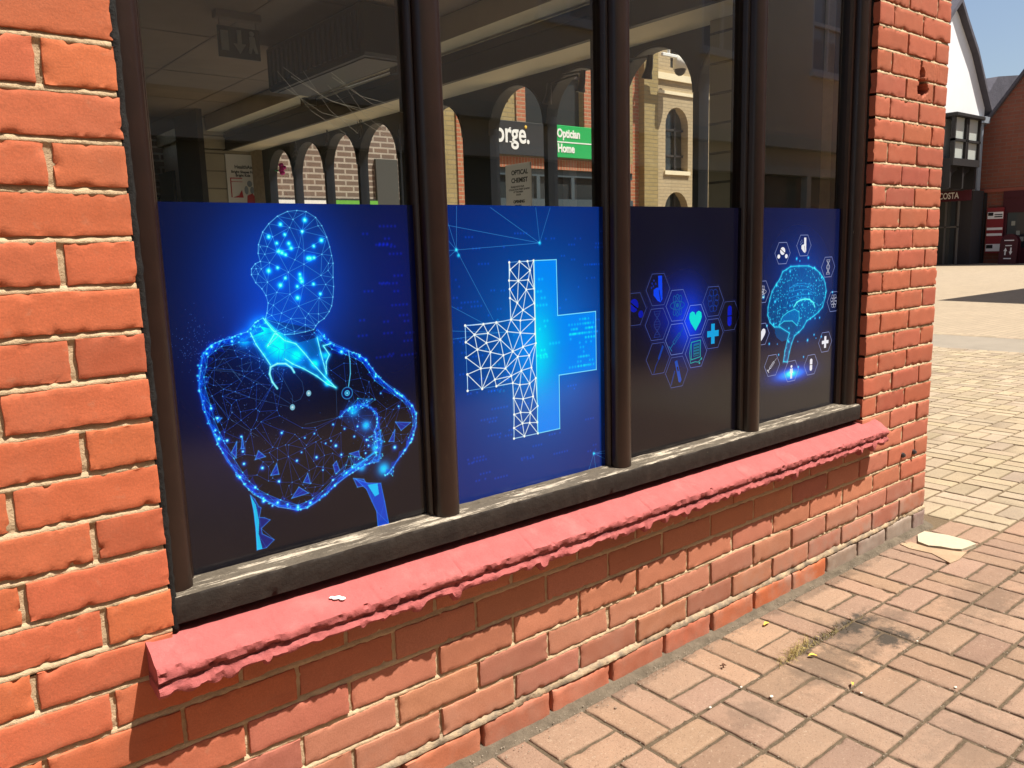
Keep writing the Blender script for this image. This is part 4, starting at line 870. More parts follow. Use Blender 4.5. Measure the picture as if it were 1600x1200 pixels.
# shelf with stock at the back left
sh = thing('stock_shelf', 'dark shelving with boxed stock at the back of the shop', 'shelf', (1.9, 6.9, -.53))
q = MB(); 
for z in (.05, .55, 1.05, 1.48): q.box(-1.2, .30, -.15, .25, z, z+.025, .002)
for x in (-1.2, -.45, .28): q.box(x, x+.03, -.17, .25, 0, 2.0, .002)
q.build('shelf_frame', M['dbrown'], sh)
CT = [('pale', (.42, .4, .36)), ('red', (.32, .03, .04)), ('cream', (.40, .36, .28)), ('grey', (.25, .25, .24)), ('green', (.36, .42, .22))]
SM = [mat('carton_'+n_, c, .7, .2) for n_, c in CT]
for ci, x, z, w_, h_, lb in ((0, -.02, 1.075, .13, .17, 'pale stock carton at the left of the back shelf, beside the jamb'), (2, .13, 1.075, .10, .16, 'cream stock carton in the middle of the back shelf'), (1, .245, 1.075, .05, .20, 'slim red stock carton at the right end of the back shelf'),
        (1, -.03, .575, .16, .30, 'large red stock carton on the bottom back shelf'), (3, .15, .575, .12, .34, 'grey stock carton on the bottom back shelf beside the large red one'), (4, -.02, 1.505, .15, .09, 'pale green stock carton on the top back shelf')):
    q = MB(); q.box(0, w_, 0, .12, 0, h_, .003); q.box(w_*.1, w_*.9, -.0015, -.0002, h_*.55, h_*.8); o = q.build('stock_carton', SM[ci]); o.location = (1.9+x, 6.76, -.53+z); tag(o, lb, 'carton', 'cartons on the back shelf')

# ================================================================ GROUND
G0 = -.53
g = MB(); g.add([(-60, -60, -.56), (140, -60, -.56), (140, 140, -.56), (-60, 140, -.56)], [(0, 1, 2, 3)]); struct(g.build('ground', M['asphalt']))
g = MB(); g.add([(-2, -3.2, -.536), (12.5, -3.2, -.536), (12.5, 9, -.536), (XC-.03, 9, -.536), (XC-.03, .02, -.536), (-2, .02, -.536)], [(0, 1, 2, 3, 4, 5)]); struct(g.build('joint_bed', M['joint']))
B = .1935; X0 = .958; Y0 = -.2455
pv = MB(); rp = random.Random(5)
def slab(mb, x0, x1, y0, y1, z, col, hi, ty):
    tx, tyy = rp.uniform(-.004, .004), rp.uniform(-.004, .004)
    if not hi:
        b = .003; dz = rp.uniform(-.0006, .0008)
        vs = [(x0, y0, z-.012), (x1, y0, z-.012), (x1, y1, z-.012), (x0, y1, z-.012), (x0, y0, z-.004), (x1, y0, z-.004), (x1, y1, z-.004), (x0, y1, z-.004), (x0+b, y0+b, z+dz), (x1-b, y0+b, z+dz), (x1-b, y1-b, z+dz), (x0+b, y1-b, z+dz)]
        return mb.add(vs, [(0, 1, 5, 4), (1, 2, 6, 5), (2, 3, 7, 6), (3, 0, 4, 7), (4, 5, 9, 8), (5, 6, 10, 9), (6, 7, 11, 10), (7, 4, 8, 11), (8, 9, 10, 11)], col)
    rr = .0055; us = axis(x0, x1, .010, rr); vs_ = axis(y0, y1, .010, rr); nu, nv = len(us), len(vs_); sd = rp.uniform(0, 60); P = []
    for y in vs_:
        for x in us:
            e = max(0, min(x-x0, x1-x, y-y0, y1-y)); k = 1-min(e/rr, 1); zz = z-rr*.8*(1-math.sqrt(max(0, 1-k*k)))
            ed = max(0, 1-e/.012); zz -= max(0, nz(x+sd, y, 0, 30)-.25)*ed*.014; zz += .0011*nz(x+sd, y, 2, 26)+.0006*nz(x+sd, y, 5, 80)+tx*(x-(x0+x1)/2)*3+tyy*(y-(y0+y1)/2)*3
            dx = .0022*nz(x+sd, y, 7, 33)*max(0, 1-min(x-x0, x1-x)/.012); dy = .0022*nz(x+sd, y, 11, 33)*max(0, 1-min(y-y0, y1-y)/.012)
            P.append((x+dx, y+dy, zz))
    fs = [(j*nu+i, j*nu+i+1, (j+1)*nu+i+1, (j+1)*nu+i) for j in range(nv-1) for i in range(nu-1)]
    ring = [i for i in range(nu)]+[j*nu+nu-1 for j in range(1, nv)]+[(nv-1)*nu+i for i in range(nu-2, -1, -1)]+[j*nu for j in range(nv-2, 0, -1)]
    b0 = len(P); P += [(P[r_][0], P[r_][1], z-.016) for r_ in ring]; n = len(ring)
    fs += [(ring[k], b0+k, b0+(k+1) % n, ring[(k+1) % n]) for k in range(n)]
    mb.add(P, fs, col)
TAN = (.248, .160, .107); CRM = (.315, .252, .168)
for i in range(-16, 62):
    for j in range(-14, 24):
        x0, x1 = X0+i*B, X0+(i+1)*B; y1 = Y0+(j+1)*B; y0 = Y0+j*B
        if j == 0: y1 = -.030
        if x1 < -1.9 or x0 > 9.9: continue
        cream = x0 > 2.88
        if not cream and y0 > -.26 and j > 0: continue
        if cream and j == 0: y1 = Y0+B
        if cream and y0 > -.3 and x0 < XC-.03 and y1 > -.05: continue
        if 8.72 < (x0+x1)/2 - .0*(y0) < 9.95 : continue
        hi = -.1 < x0 < 3.3 and y0 > -1.3 and y0 < .3
        base = CRM if cream else TAN
        if cream and y0 < -.2-.55*(x0-2.88) and x0 < 3.9: base = TAN
        def col():
            k = rp.uniform(.88, 1.12); c = (base[0]*k, base[1]*k*rp.uniform(.98, 1.02), base[2]*k*rp.uniform(.95, 1.05))
            if rp.random() < .15: c = (c[0]*.85, c[1]*.84, c[2]*.86)
            return c
        gp = .0053; z = G0-.001; jt = lambda: rp.uniform(-.0012, .0012)
        par = (i+j) % 2 == (1 if True else 0)
        if cream: par = not par
        if par:   # two pavers lying along the wall
            ym = (y0+y1)/2 if j != 0 or cream else y0+.093
            slab(pv, x0+gp+jt(), x1-gp+jt(), y0+gp+jt(), ym-gp*.8, z+rp.uniform(-.001, .001), col(), hi, 0); slab(pv, x0+gp+jt(), x1-gp+jt(), ym+gp*.8, y1-gp+jt(), z+rp.uniform(-.001, .001), col(), hi, 0)
        else:
            xm = (x0+x1)/2
            slab(pv, x0+gp+jt(), xm-gp*.8, y0+gp+jt(), y1-gp+jt(), z+rp.uniform(-.001, .001), col(), hi, 0); slab(pv, xm+gp*.8, x1-gp+jt(), y0+gp+jt(), y1-gp+jt(), z+rp.uniform(-.001, .001), col(), hi, 0)
o = struct(pv.build('block_paving', M['paver'], None, smooth=True)); o.data.set_sharp_from_angle(angle=R(50))
g = MB(); g.add([(8.66, -12, -.532), (9.93, -12, -.532), (9.93, 30, -.532), (8.66, 30, -.532)], [(0, 1, 2, 3)]); struct(g.build('grey_paving_band', M['band']))
g = MB(); g.add([(9.93, -12, -.5315), (75, -12, -.5315), (75, 60, -.5315), (9.93, 60, -.5315)], [(0, 1, 2, 3)]); struct(g.build('far_paving', M['far_cream']))
g = MB(); g.add([(-14, -12, -.534), (8.66, -12, -.534), (8.66, -2.9, -.534), (-14, -2.9, -.534)], [(0, 1, 2, 3)]); struct(g.build('lane_paving', M['far_tan']))
g = MB(); g.add([(XC, 4.3, -.533), (8.66, 4.3, -.533), (8.66, 30, -.533), (XC, 30, -.533)], [(0, 1, 2, 3)]); struct(g.build('side_lane_paving', M['far_cream']))
# sandy fillet at the foot of the wall
fi = MB(); n = 420; prof = [(.01, .016), (-.014, .008), (-.021, .004), (-.028, .001), (-.035, -.003), (-.042, -.009)]; vs = []
for i in range(n+1):
    x = -.6+i*(XC+.62)/n
    for q, (y, z) in enumerate(prof): 
        gg = nz(x, q*.4, 1, 12)+.6*nz(x, q, 3, 48); vs.append((x, y-.006*gg*(q > 1), G0+z+.004*gg*(0 < q < 5)))
k_ = len(prof); fi.add(vs, [(i*k_+j, i*k_+j+1, (i+1)*k_+j+1, (i+1)*k_+j) for i in range(n) for j in range(k_-1)])
fi.build('wall_base_mortar', M['fillet'], shop, smooth=True)
# broken cream slab at the corner
pl = [(2.795, -.048), (2.85, -.052), (2.872, -.132), (2.868, -.216), (2.85, -.246), (2.80, -.238), (2.755, -.232), (2.737, -.205), (2.728, -.165), (2.708, -.13), (2.722, -.085)]
q = MB(); q.prism([(x+.004*nz(x, y, 0, 90), y+.004*nz(x, y, 4, 90)) for x, y in pl], G0-.01, G0+.008, 'z'); o = q.build('broken_slab', M['slab']); tag(o, 'broken cream paving slab at the foot of the shop corner', 'slab')
q = MB(); q.prism([(2.66, -.045), (2.71, -.06), (2.70, -.13), (2.718, -.175), (2.735, -.225), (2.755, -.25), (2.66, -.262), (2.60, -.255), (2.648, -.17), (2.64, -.09)], G0-.01, G0+.003, 'z'); o = q.build('mortar_patch', mat('tan_mortar', (.33, .235, .15), .95, .1, bump=.004, bscale=80, var=.25)); tag(o, 'thin tan mortar patch in front of the broken slab', 'patch')
def stone(x, y, r, c, lb):
    q = MB(); q.ball((0, 0, 0), r, r*.75, r*.5, 8, 6); q.v = [(a*(1+.2*nz(a, b_, c_, 150)), b_*(1+.2*nz(b_, c_, a, 150)), c_) for a, b_, c_ in q.v]
    o = q.build('pebble', c, None, smooth=True); o.location = (x, y, G0+r*.3); tag(o, lb, 'pebble', 'loose pebbles on the paving')
st = mat('pale_stone', (.62, .56, .46), .8, .2); sd_ = mat('brown_stone', (.2, .14, .1), .9, .2)
def gz(px, py): return None
for x, y, r, c, lb in ((1.358, -.325, .006, st, 'white pebble on a paver left of the grass tuft'), (2.20, -.92, .012, st, 'largest pale pebble at the lower right of the paving'), (1.545, -.47, .004, st, 'small white pebble in the joint below the dark stain'), (1.20, -.25, .0045, st, 'pale pebble in the joint nearest the plinth'), (1.02, -.09, .005, sd_, 'brown pebble close under the brick plinth'), (1.34, -.245, .004, st, 'pale pebble at a joint crossing left of centre'), (1.75, -.62, .005, st, 'pale pebble in the lower right joint crossing'), (1.93, -.44, .004, st, 'tiny pale pebble right of the dark stain')): stone(x, y, r, c, lb)
rg = random.Random(8); q = MB()
for k in range(700):
    if rg.random() < .5: i = rg.randint(0, 9); x = X0+i*B+rg.gauss(0, .004); y = rg.uniform(-1.1, -.04)
    else: j = rg.randint(-4, 0); y = Y0+j*B+rg.gauss(0, .004); x = rg.uniform(.6, 2.85)
    r = rg.uniform(.0007, .0022); q.ball((x, y, G0-.002+r*.5), r, r, r*.8, 5, 4)
for k in range(500): x = rg.uniform(.5, 2.9); y = -abs(rg.gauss(.03, .02))-.01; r = rg.uniform(.0007, .002); q.ball((x, y, G0+.004), r, r, r*.8, 5, 4)
o = q.build('joint_grit', mat('grit', (.31, .26, .2), .9, .2), None, smooth=True); o['kind'] = 'stuff'
def leaf(x, y, a, ln, c, lb, cat='leaf'):
    q = MB(); pts = []
    n = 8; vs = []; fs = []
    for k in range(n+1):
        t = k/n; wd = ln*.16*math.sin(math.pi*t)**.8+.0004; z = .003+.004*math.sin(t*4)
        vs += [(ln*(t-.5), -wd, z+.002), (ln*(t-.5), 0, z), (ln*(t-.5), wd, z+.003)]
    for k in range(n): fs += [(3*k, 3*k+1, 3*k+4, 3*k+3), (3*k+1, 3*k+2, 3*k+5, 3*k+4)]
    q.add(vs, fs); o = q.build('fallen_leaf', c, None, smooth=True); o.location = (x, y, G0+.001); o.rotation_euler = (0, 0, a); tag(o, lb, cat, 'fallen yellow leaves')
yl = mat('yellow_leaf', (.62, .43, .07), .6, .2, var=.3, vscale=80)
leaf(1.70, -.085, .1, .032, yl, 'thin yellow leaf close to the brick plinth'); leaf(1.625, -.285, -.5, .028, yl, 'yellow leaf beside the dry grass tuft'); leaf(1.565, -.435, .6, .022, yl, 'curled yellow leaf in the joint below the dark stain')
q = MB(); q.tube([(1.385, -.155, G0+.006), (1.392, -.150, G0+.010), (1.401, -.153, G0+.004)], [.002, .0035, .001], 6); q.tube([(1.39, -.151, G0+.009), (1.386, -.143, G0+.004)], .0015, 5); tag(q.build('twig', mat('twig_brown', (.10, .05, .03), .9, .1), None, smooth=True), 'small dark curled twig on the paver left of the grass', 'twig')
q = MB(); rg = random.Random(3)
for k in range(120):
    t = rg.gauss(.35, .4); x = 1.575+.13*t+rg.gauss(0, .008); y = -.243+rg.gauss(0, .008)+.012*t; a_ = rg.uniform(0, 6.28); ln = rg.uniform(.010, .034); h_ = rg.uniform(.005, .022)
    q.tube([(x, y, G0-.004), (x+ln*.4*math.cos(a_), y+ln*.4*math.sin(a_), G0+h_), (x+ln*math.cos(a_), y+ln*math.sin(a_), G0+h_*.7)], [.0007, .0005, .0002], 3)
tag(q.build('grass_tuft', mat('dry_grass', (.42, .33, .12), .8, .1, var=.4, vscale=60), None), 'tuft of dry yellow grass growing in a paving joint', 'grass tuft')
q = MB()
for k in range(90):
    x = rg.gauss(1.80, .05); y = -.243+rg.gauss(0, .009); a_ = rg.uniform(0, 6.28); ln = rg.uniform(.004, .012); q.tube([(x, y, G0-.004), (x+ln*math.cos(a_), y+ln*math.sin(a_), G0+ln*.6)], [.0012, .0005], 3)
o = q.build('moss', mat('moss', (.20, .16, .07), .9, .1, var=.3, vscale=60), None); o['kind'] = 'stuff'
# two bolts in the pier
for x, z, lb in ((2.733, -.195, 'left dark bolt head in the right brick pier'), (2.826, -.199, 'right dark bolt head nearest the shop corner')):
    q = MB(); q.tube([(0, .006, 0), (0, -.006, 0)], .010, 10); q.tube([(0, -.006, 0), (0, -.012, 0)], .006, 6); o = q.build('bolt', M['iron'], None, smooth=False); o.location = (x, -.002, z); tag(o, lb, 'bolt', 'bolts in the right pier')

# ================================================================ ACROSS THE SIDE LANE (seen through the shop)
YB = brickmat('yellow_stock_brick', (0.414, 0.311, 0.141), (0.348, 0.259, 0.111), (0.296, 0.237, 0.133), bw=.26, bh=.085, ms=.009, bump=.01)
RB = brickmat('red_pier_brick', (0.488, 0.163, 0.081), (0.429, 0.133, 0.067), (0.444, 0.311, 0.192), bw=.225, bh=.075, ms=.012, bump=.006)
SD = brickmat('red_soldier_course', (0.488, 0.178, 0.096), (0.385, 0.126, 0.067), (0.429, 0.311, 0.207), bw=.078, bh=.6, ms=.012, bump=.006, offs=0)
BR = brickmat('brown_brick_white_joints', (0.222, 0.148, 0.111), (0.163, 0.118, 0.096), (0.488, 0.429, 0.355), bw=.235, bh=.078, ms=.013, bump=.006)
BG = brickmat('buff_brick', (0.548, 0.429, 0.266), (0.503, 0.385, 0.229), (0.444, 0.348, 0.222), bw=.225, bh=.075, ms=.01, bump=.006)
FY = 11.0
ge = thing('optician_building', 'yellow brick building with red brick piers and dark shopfront seen through the arches', 'building', (10.6, FY, G0))
L0 = (10.6, FY, G0)
q = MB(); q.wall(8.2, 13.35, 2.40, 8.0, [(8.76, 9.86, 3.4, 7.0), (10.27, 11.84, 3.06, 6.5)], FY, FY+.3, ax='y'); q.box(8.2, 8.68, FY, FY+.3, G0, 2.399); off(q, L0).build('wall', YB, ge)
q = MB(); q.box(8.60, 8.74, FY-.03, FY+.1, G0, 8.0); q.box(10.03, 10.26, FY-.03, FY+.1, 3.06, 8.0); q.box(11.85, 12.08, FY-.03, FY+.1, 3.06, 8.0); q.box(8.741, 8.95, FY-.03, FY+.1, 2.28, 2.46); off(q, L0).build('brick_pier', RB, ge)
q = MB(); q.box(8.95, 13.35, FY-.02, FY+.25, 2.20, 2.40); off(q, L0).build('soldier_course', SD, ge)
q = MB(); q.box(10.27, 11.84, FY+.12, FY+.16, 3.06, 6.5); q.box(8.76, 9.86, FY+.12, FY+.16, 3.4, 7.0); o = off(q, L0).build('upper_window', M['shopglass'], ge)
q = MB(); q.box(10.27, 11.84, FY+.08, FY+.119, 4.02, 4.08); q.box(11.0, 11.05, FY+.08, FY+.119, 3.06, 6.5); off(q, L0).build('window_bar', M['iron'], o)
fr = M['slate_frame'] = mat('slate_grey_frame', (.06, .08, .095), .4, .4)
q = MB(); q.box(8.75, 13.35, FY+.02, FY+.06, 2.06, 2.20)
for x in (8.75, 9.35, 10.55, 11.5, 12.6): q.box(x, x+.09, FY+.02, FY+.06, G0, 2.059)
q.box(8.75, 13.35, FY-.0, FY+.018, 1.30, 1.62); q.box(8.75, 13.35, FY-.0, FY+.018, G0, -.1); off(q, L0).build('shopfront_frame', fr, ge)
q = MB(); q.box(8.75, 13.35, FY+.07, FY+.09, G0, 2.2); off(q, L0).build('shop_glass', M['shopglass'], ge)
q = MB(); q.box(8.2, 13.35, FY+.31, FY+7, G0, 8.0); off(q, L0).build('body', M['inwall'], ge)
sg = MB(); sg.box(8.98, 10.86, FY-.09, FY-.032, 2.425, 3.05, .006); sg = sg.build('sign', mat('charcoal_sign', (.033, .035, .04), .5, .3)); tag(sg, 'charcoal fascia sign reading George. in white seen through an arch', 'sign')
def serif(me_x): pass
o = put_text('George.', .52, 'lettering', P_white, sg, (8.93, FY-.093, 2.655), 'x', ext=.004, off_=.010, sx=.80)
for x0_, x1_, z0_, z1_ in ((9.785, 9.885, 2.652, 2.672), (9.785, 9.83, 2.905, 2.925)): q = MB(); q.box(x0_, x1_, FY-.097, FY-.0905, z0_, z1_); q.build('letter_serif', P_white, sg)
q = MB(); q.ball((10.20, FY-.097, 2.955), .034, .006, .034, 10, 6); q.build('yellow_dot', mat('sign_yellow', (.75, .5, .08), .5, .2), sg, smooth=True)
gs = MB(); gs.box(10.93, 13.0, FY-.09, FY-.032, 2.435, 3.06, .006); gs = gs.build('sign', mat('green_sign', (.02, .42, .11), .5, .3)); tag(gs, 'bright green sign reading Optician over Home with a white line between', 'sign')
q = MB(); q.box(10.93, 13.0, FY-.094, FY-.0905, 2.722, 2.745); q.build('dividing_line', P_white, gs)
put_text('Optician', .225, 'lettering', P_white, gs, (11.02, FY-.093, 2.83), 'x', ext=.003, off_=.008, sx=.82); put_text('Home', .225, 'lettering', P_white, gs, (11.03, FY-.093, 2.54), 'x', ext=.003, off_=.008, sx=.82)
# buff stone building with arched windows
be = thing('arched_window_building', 'sunlit buff brick building with arched windows behind the right arch', 'building', (15, FY, G0)); L1 = (15, FY, G0)
q = MB(); q.wall(14.12, 19.0, G0, 9.0, [(14.44, 15.24, 2.31, 3.72, 1.0), (14.42, 15.26, .2, 1.84, 1.0), (14.6, 15.08, 4.56, 5.3), (16.2, 17.0, 2.31, 3.72, 1.0), (16.2, 17.0, .2, 1.84, 1.0), (16.3, 16.9, 4.56, 5.3)], FY, FY+.35, ax='y'); off(q, L1).build('wall', BG, be)
q = MB(); q.box(13.66, 14.119, FY-.06, FY+.35, G0, 9.0); off(q, L1).build('quoin_pilaster', YB, be)
q = MB(); q.box(13.351, 13.659, FY+.1, FY+.35, G0, 8.0); off(q, L1).build('brown_return_wall', RB, be)
q = MB(); q.box(14.121, 18.9, FY-.05, FY-.001, 4.28, 4.42); q.box(14.121, 18.9, FY-.03, FY-.001, 3.98, 4.05); q.box(14.39, 15.29, FY-.04, FY-.001, 2.22, 2.309); off(q, L1).build('string_course', M['beige'], be)
for x in (14.42, 16.2):
    q = MB(); q.box(x-.04, x+.90, FY+.2, FY+.22, 0, 3.8); o = off(q, L1).build('arched_window', M['shopglass'], be)
    q = MB(); q.box(x+.50, x+.545, FY+.14, FY+.199, .2, 3.72)
    for z in (2.31, 2.64, 3.22, 1.0): q.box(x, x+.86, FY+.14, FY+.199, z, z+.045)
    off(q, L1).build('window_bar', M['iron'], o)
    q = MB(); q.box(x+.1, x+.7, FY+.2, FY+.22, 4.5, 5.35); off(q, L1).build('upper_window', M['shopglass'], be)
q = MB(); q.box(13.36, 19.0, FY+.351, FY+7, G0, 9.0); off(q, L1).build('body', M['inwall'], be)
cc = thing('security_camera', 'cream dome security camera on an arm from the yellow pilaster', 'camera', (14.05, FY-.3, 4.62))
q = MB(); q.tube([(-.25, .24, .10), (-.25, -.05, .14), (-.1, -.08, .24), (.02, -.08, .20), (.05, -.08, .05)], .035, 8); q.box(-.2, .5, -.12, -.06, .03, .10, .01); q.build('arm', M['white'], cc, smooth=False)
q = MB(); q.tube([(.42, -.08, .09), (.42, -.08, -.18)], [.15, .16], 14); q.build('housing', M['offwhite'], cc, smooth=True)
q = MB(); q.ball((.42, -.08, -.18), .13, .13, .14, 14, 8); q.build('dome', M['iron'], cc, smooth=True)
# brown brick shop with white joints behind the left arches
bw = thing('brown_brick_shop', 'brown brick wall with pale joints behind the four left arches', 'building', (5, 9, G0)); L2 = (5, 9, G0)
q = MB(); q.box(2.5, 6.42, 9.0, 9.25, 1.40, 6.5); off(q, L2).build('wall', BR, bw)
q = MB(); q.box(5.70, 6.06, 8.95, 8.999, 1.30, 1.96); off(q, L2).build('shutter', mat('grey_shutter', (.07, .07, .065), .6, .3), bw)
q = MB(); q.box(2.5, 6.42, 8.97, 9.2, 1.372, 1.40); q.box(2.5, 6.42, 9.06, 9.2, G0, 1.0); off(q, L2).build('shopfront', M['iron'], bw)
q = MB(); q.box(2.5, 6.42, 9.251, 13, G0, 6.5); off(q, L2).build('body', M['inwall'], bw)
q = MB(); q.box(3.3, 4.98, 8.93, 9.05, 1.02, 1.37); q = q.build('sign', mat('white_sign', (.85, .85, .82), .5, .2)); tag(q, 'white fascia board seen at the foot of the two leftmost arches', 'sign')
q = MB(); q.box(5.02, 5.69, 8.93, 9.05, 1.02, 1.375); q = q.build('sign', mat('lime_sign', (.16, .45, .07), .5, .2)); tag(q, 'lime green fascia board at the foot of the third arch', 'sign')

# ================================================================ FAR SQUARE, seen past the right pier
WHT = mat('white_render', (.72, .72, .715), .8, .2, var=.03, vscale=2); BLK = mat('black_stained_timber', (.02, .018, .018), .6, .3); SLT = mat('slate_roof', (.085, .08, .095), .8, .2, var=.2, vscale=1.5, bump=.02, bscale=6)
GP = 13.1; L3 = (33.9, GP, G0)
wb = thing('white_gabled_building', 'tall white gabled building with black oriel window over a dark shopfront', 'building', L3)
ap, ev = (33.93, 9.37), (38.15, 5.57)
q = MB(); q.prism([(30.2, 2.55), (37.25, 2.55), (37.25, 5.95), (36.55, 7.0), (35.3, 8.35+.0), (ap[0], ap[1]-.05), (32.3, 7.9), (30.9, 6.4), (30.2, 5.3)], GP, GP+9, 'y')
off(q, L3).build('wall', WHT, wb)
pr = [(29.4, 4.9), (30.6, 6.1), (32.2, 7.95), (33.93, 9.42), (34.6, 9.0-.25), (35.7, 7.75), (36.75, 6.45), (37.5, 5.55)]
q = MB(); q.prism([(x, z+.02) for x, z in pr]+[(x, z+.22) for x, z in pr[::-1]], GP-.25, GP+9.2, 'y'); off(q, L3).build('roof', SLT, wb)
q = MB(); 
q.box(33.0, 35.62, GP-.7, GP-.001, 5.16, 5.30, .02); q.box(33.1, 35.55, GP-.6, GP-.001, 3.35, 3.62)
for x in (33.1, 34.15, 34.30, 35.40): q.box(x, x+.10, GP-.6, GP-.45, 3.62, 5.16)
q.box(33.1, 35.55, GP-.6, GP-.45, 4.26, 4.35); q.box(35.40, 35.551, GP-.449, GP-.001, 3.62, 5.16); ow = off(q, L3).build('oriel_window', BLK, wb)
q = MB(); q.box(33.15, 35.50, GP-.5, GP-.44, 3.62, 5.16); off(q, L3).build('pane', mat('pale_reflecting_glass', (.42, .45, .42), .08, .5), ow)
q = MB()
for x in (33.1, 34.25, 35.4):
    q.prism([(x, 3.35), (x+.12, 3.35), (x+.12, 2.5), (x, 2.5)], GP-.5, GP-.001, 'y')
for x in (33.22, 34.37): q.prism([(x, 3.35), (x+1.08, 3.35), (x+1.08, 3.24), (x+.7, 3.12), (x+.4, 2.9), (x+.2, 2.65), (x, 2.5)], GP-.3, GP-.16, 'y')
off(q, L3).build('bracket', BLK, ow)
q = MB(); q.tube([(36.75, GP-.12, 5.3), (36.75, GP-.12, 2.5)], .09, 8); q.box(36.55, 37.1, GP-.3, GP-.02, 5.2, 5.45); off(q, L3).build('downpipe', mat('grey_pipe', (.22, .25, .29), .5, .3), wb, smooth=False)
q = MB(); q.box(36.28, 37.35, GP-.15, GP+.5, G0, 2.5); q.box(30.2, 36.279, GP+.0, GP+2.8, 2.49, 2.549); off(q, L3).build('corner_post', mat('dark_stained_post', (.05, .045, .045), .7, .2), wb)
q = MB(); q.box(35.81, 37.2, GP+.51, GP+6, G0, 2.49); q.box(30.2, 35.81, GP+2.8, GP+3, G0, 2.49); off(q, L3).build('shopfront', mat('dark_shopfront', (.05, .052, .048), .35, .4), wb)
q = MB()
for y in (12.65+.6, 13.75, 14.4): q.box(35.76, 35.809, y, y+.07, G0, 2.1)
q.box(35.76, 35.809, 13.25, 14.9, 1.0, 1.06); off(q, L3).build('shopfront_frame', mat('shopfront_grey', (.14, .13, .12), .5, .3), wb)
sg = MB(); sg.box(35.70, 35.755, 12.80, 15.0, 2.08, 2.56, .01); sg = sg.build('sign', mat('maroon_sign', (.085, .012, .022), .5, .3)); tag(sg, 'maroon coffee shop fascia with white letters COSTA', 'sign')
put_text('COSTA', .36, 'lettering', P_white, sg, (35.695, 14.08, 2.19), 'y-', ext=.004, off_=.006, sx=.68)
rb = thing('red_brick_building', 'shaded red brick building with slate roof at the right edge', 'building', (37.5, 8, G0)); L4 = (37.5, 8, G0)
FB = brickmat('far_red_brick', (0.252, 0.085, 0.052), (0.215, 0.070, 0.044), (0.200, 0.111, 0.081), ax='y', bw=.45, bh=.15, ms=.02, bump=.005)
RBX = 37.5
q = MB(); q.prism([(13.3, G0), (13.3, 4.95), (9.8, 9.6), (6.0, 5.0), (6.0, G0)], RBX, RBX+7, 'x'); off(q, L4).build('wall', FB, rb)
q = MB(); q.box(RBX-.05, RBX-.001, 9.0, 13.28, 2.43, 2.56); off(q, L4).build('string_course', mat('red_band', (.30, .09, .06), .8, .2), rb)
q = MB(); q.prism([(13.62, 4.65), (13.3, 5.1), (9.8, 9.85), (5.7, 4.9), (5.7, 4.7), (9.8, 9.62), (13.3, 4.93), (13.6, 4.5)], RBX-.18, RBX+7.2, 'x'); off(q, L4).build('verge', SLT, rb)
q = MB(); q.prism([(18, 7.7), (9, 7.8), (9, 3.0), (18, 3.0)], RBX+7.3, RBX+7.6, 'x'); q.prism([(RBX+2.4, 7.5), (RBX+7, 8.1), (RBX+7, 3), (RBX-.2, 4.7), (RBX+.2, 5.6)], 13.65, 18, 'y'); off(q, L4).build('slate_roof', SLT, rb)
MR = mat('maroon_paint', (.065, .010, .016), .5, .3)
q = MB(); q.box(RBX-.12, RBX-.051, 6.3, 12.2, 2.15, 2.43); q.box(RBX-.1, RBX-.001, 6.3, 12.2, 1.55, 2.149); q.box(RBX-.1, RBX-.001, 12.02, 12.2, G0, 1.549); q.box(RBX-.1, RBX-.001, 6.3, 12.019, G0, .1); off(q, L4).build('shopfront', MR, rb)
q = MB(); q.box(RBX-.05, RBX-.001, 6.3, 12.018, .101, 1.549); o = off(q, L4).build('shop_window', M['shopglass'], rb)
dp_ = mat('display_pale', (.35, .36, .30), .7, .2)
for k, (y, z) in enumerate(((11.8, 1.1), (11.6, .7), (11.45, .45), (11.3, 1.2), (11.1, .3), (10.9, .9), (11.7, .25))): q = MB(); q.box(RBX-.058, RBX-.051, y-.09, y+.05, z-.08, z+.10); off(q, L4).build('window_display', dp_, o)
q = MB(); q.box(RBX-.14, RBX-.001, 12.86, 12.93, G0, 2.4); off(q, L4).build('downpipe', BLK, rb)
bn = MB(); bn.box(37.28, 37.31, 12.10, 12.74, -.1, 1.78); bn = bn.build('banner', mat('banner_red', (.24, .03, .035), .6, .2)); tag(bn, 'tall red and white striped notice board beside the maroon shopfront', 'sign')
for z0_, z1_ in ((1.32, 1.60), (.86, .96), (.62, .72), (-.02, .28)): q = MB(); q.box(37.272, 37.2795, 12.12, 12.72, z0_, z1_); q.build('white_panel', P_white, bn)
for y0_, y1_, z0_, z1_ in ((12.15, 12.45, 1.38, 1.43), (12.15, 12.45, 1.47, 1.51), (12.5, 12.70, 1.45, 1.58), (12.45, 12.70, .1, .25)): q = MB(); q.box(37.265, 37.2715, y0_, y1_, z0_, z1_); q.build('print', P_black, bn)
ab = thing('pavement_sign', 'oval topped maroon pavement sign with white arrows on the far square', 'sign', (36.7, 11.6, G0))
q = MB(); n = 14; pts = [(-.33, 0), (.33, 0), (.33, .85)]+[(.33*math.cos(math.pi*k/n), .85+.36*math.sin(math.pi*k/n)) for k in range(1, n)]+[(-.33, .85)]
q.prism(pts, -.03, .03, 'x'); q.v = [(x-.16+.16*z/1.2, y, z) for x, y, z in q.v]; q.prism(pts, .2, .25, 'x'); q.build('board', MR, ab)
q = MB()
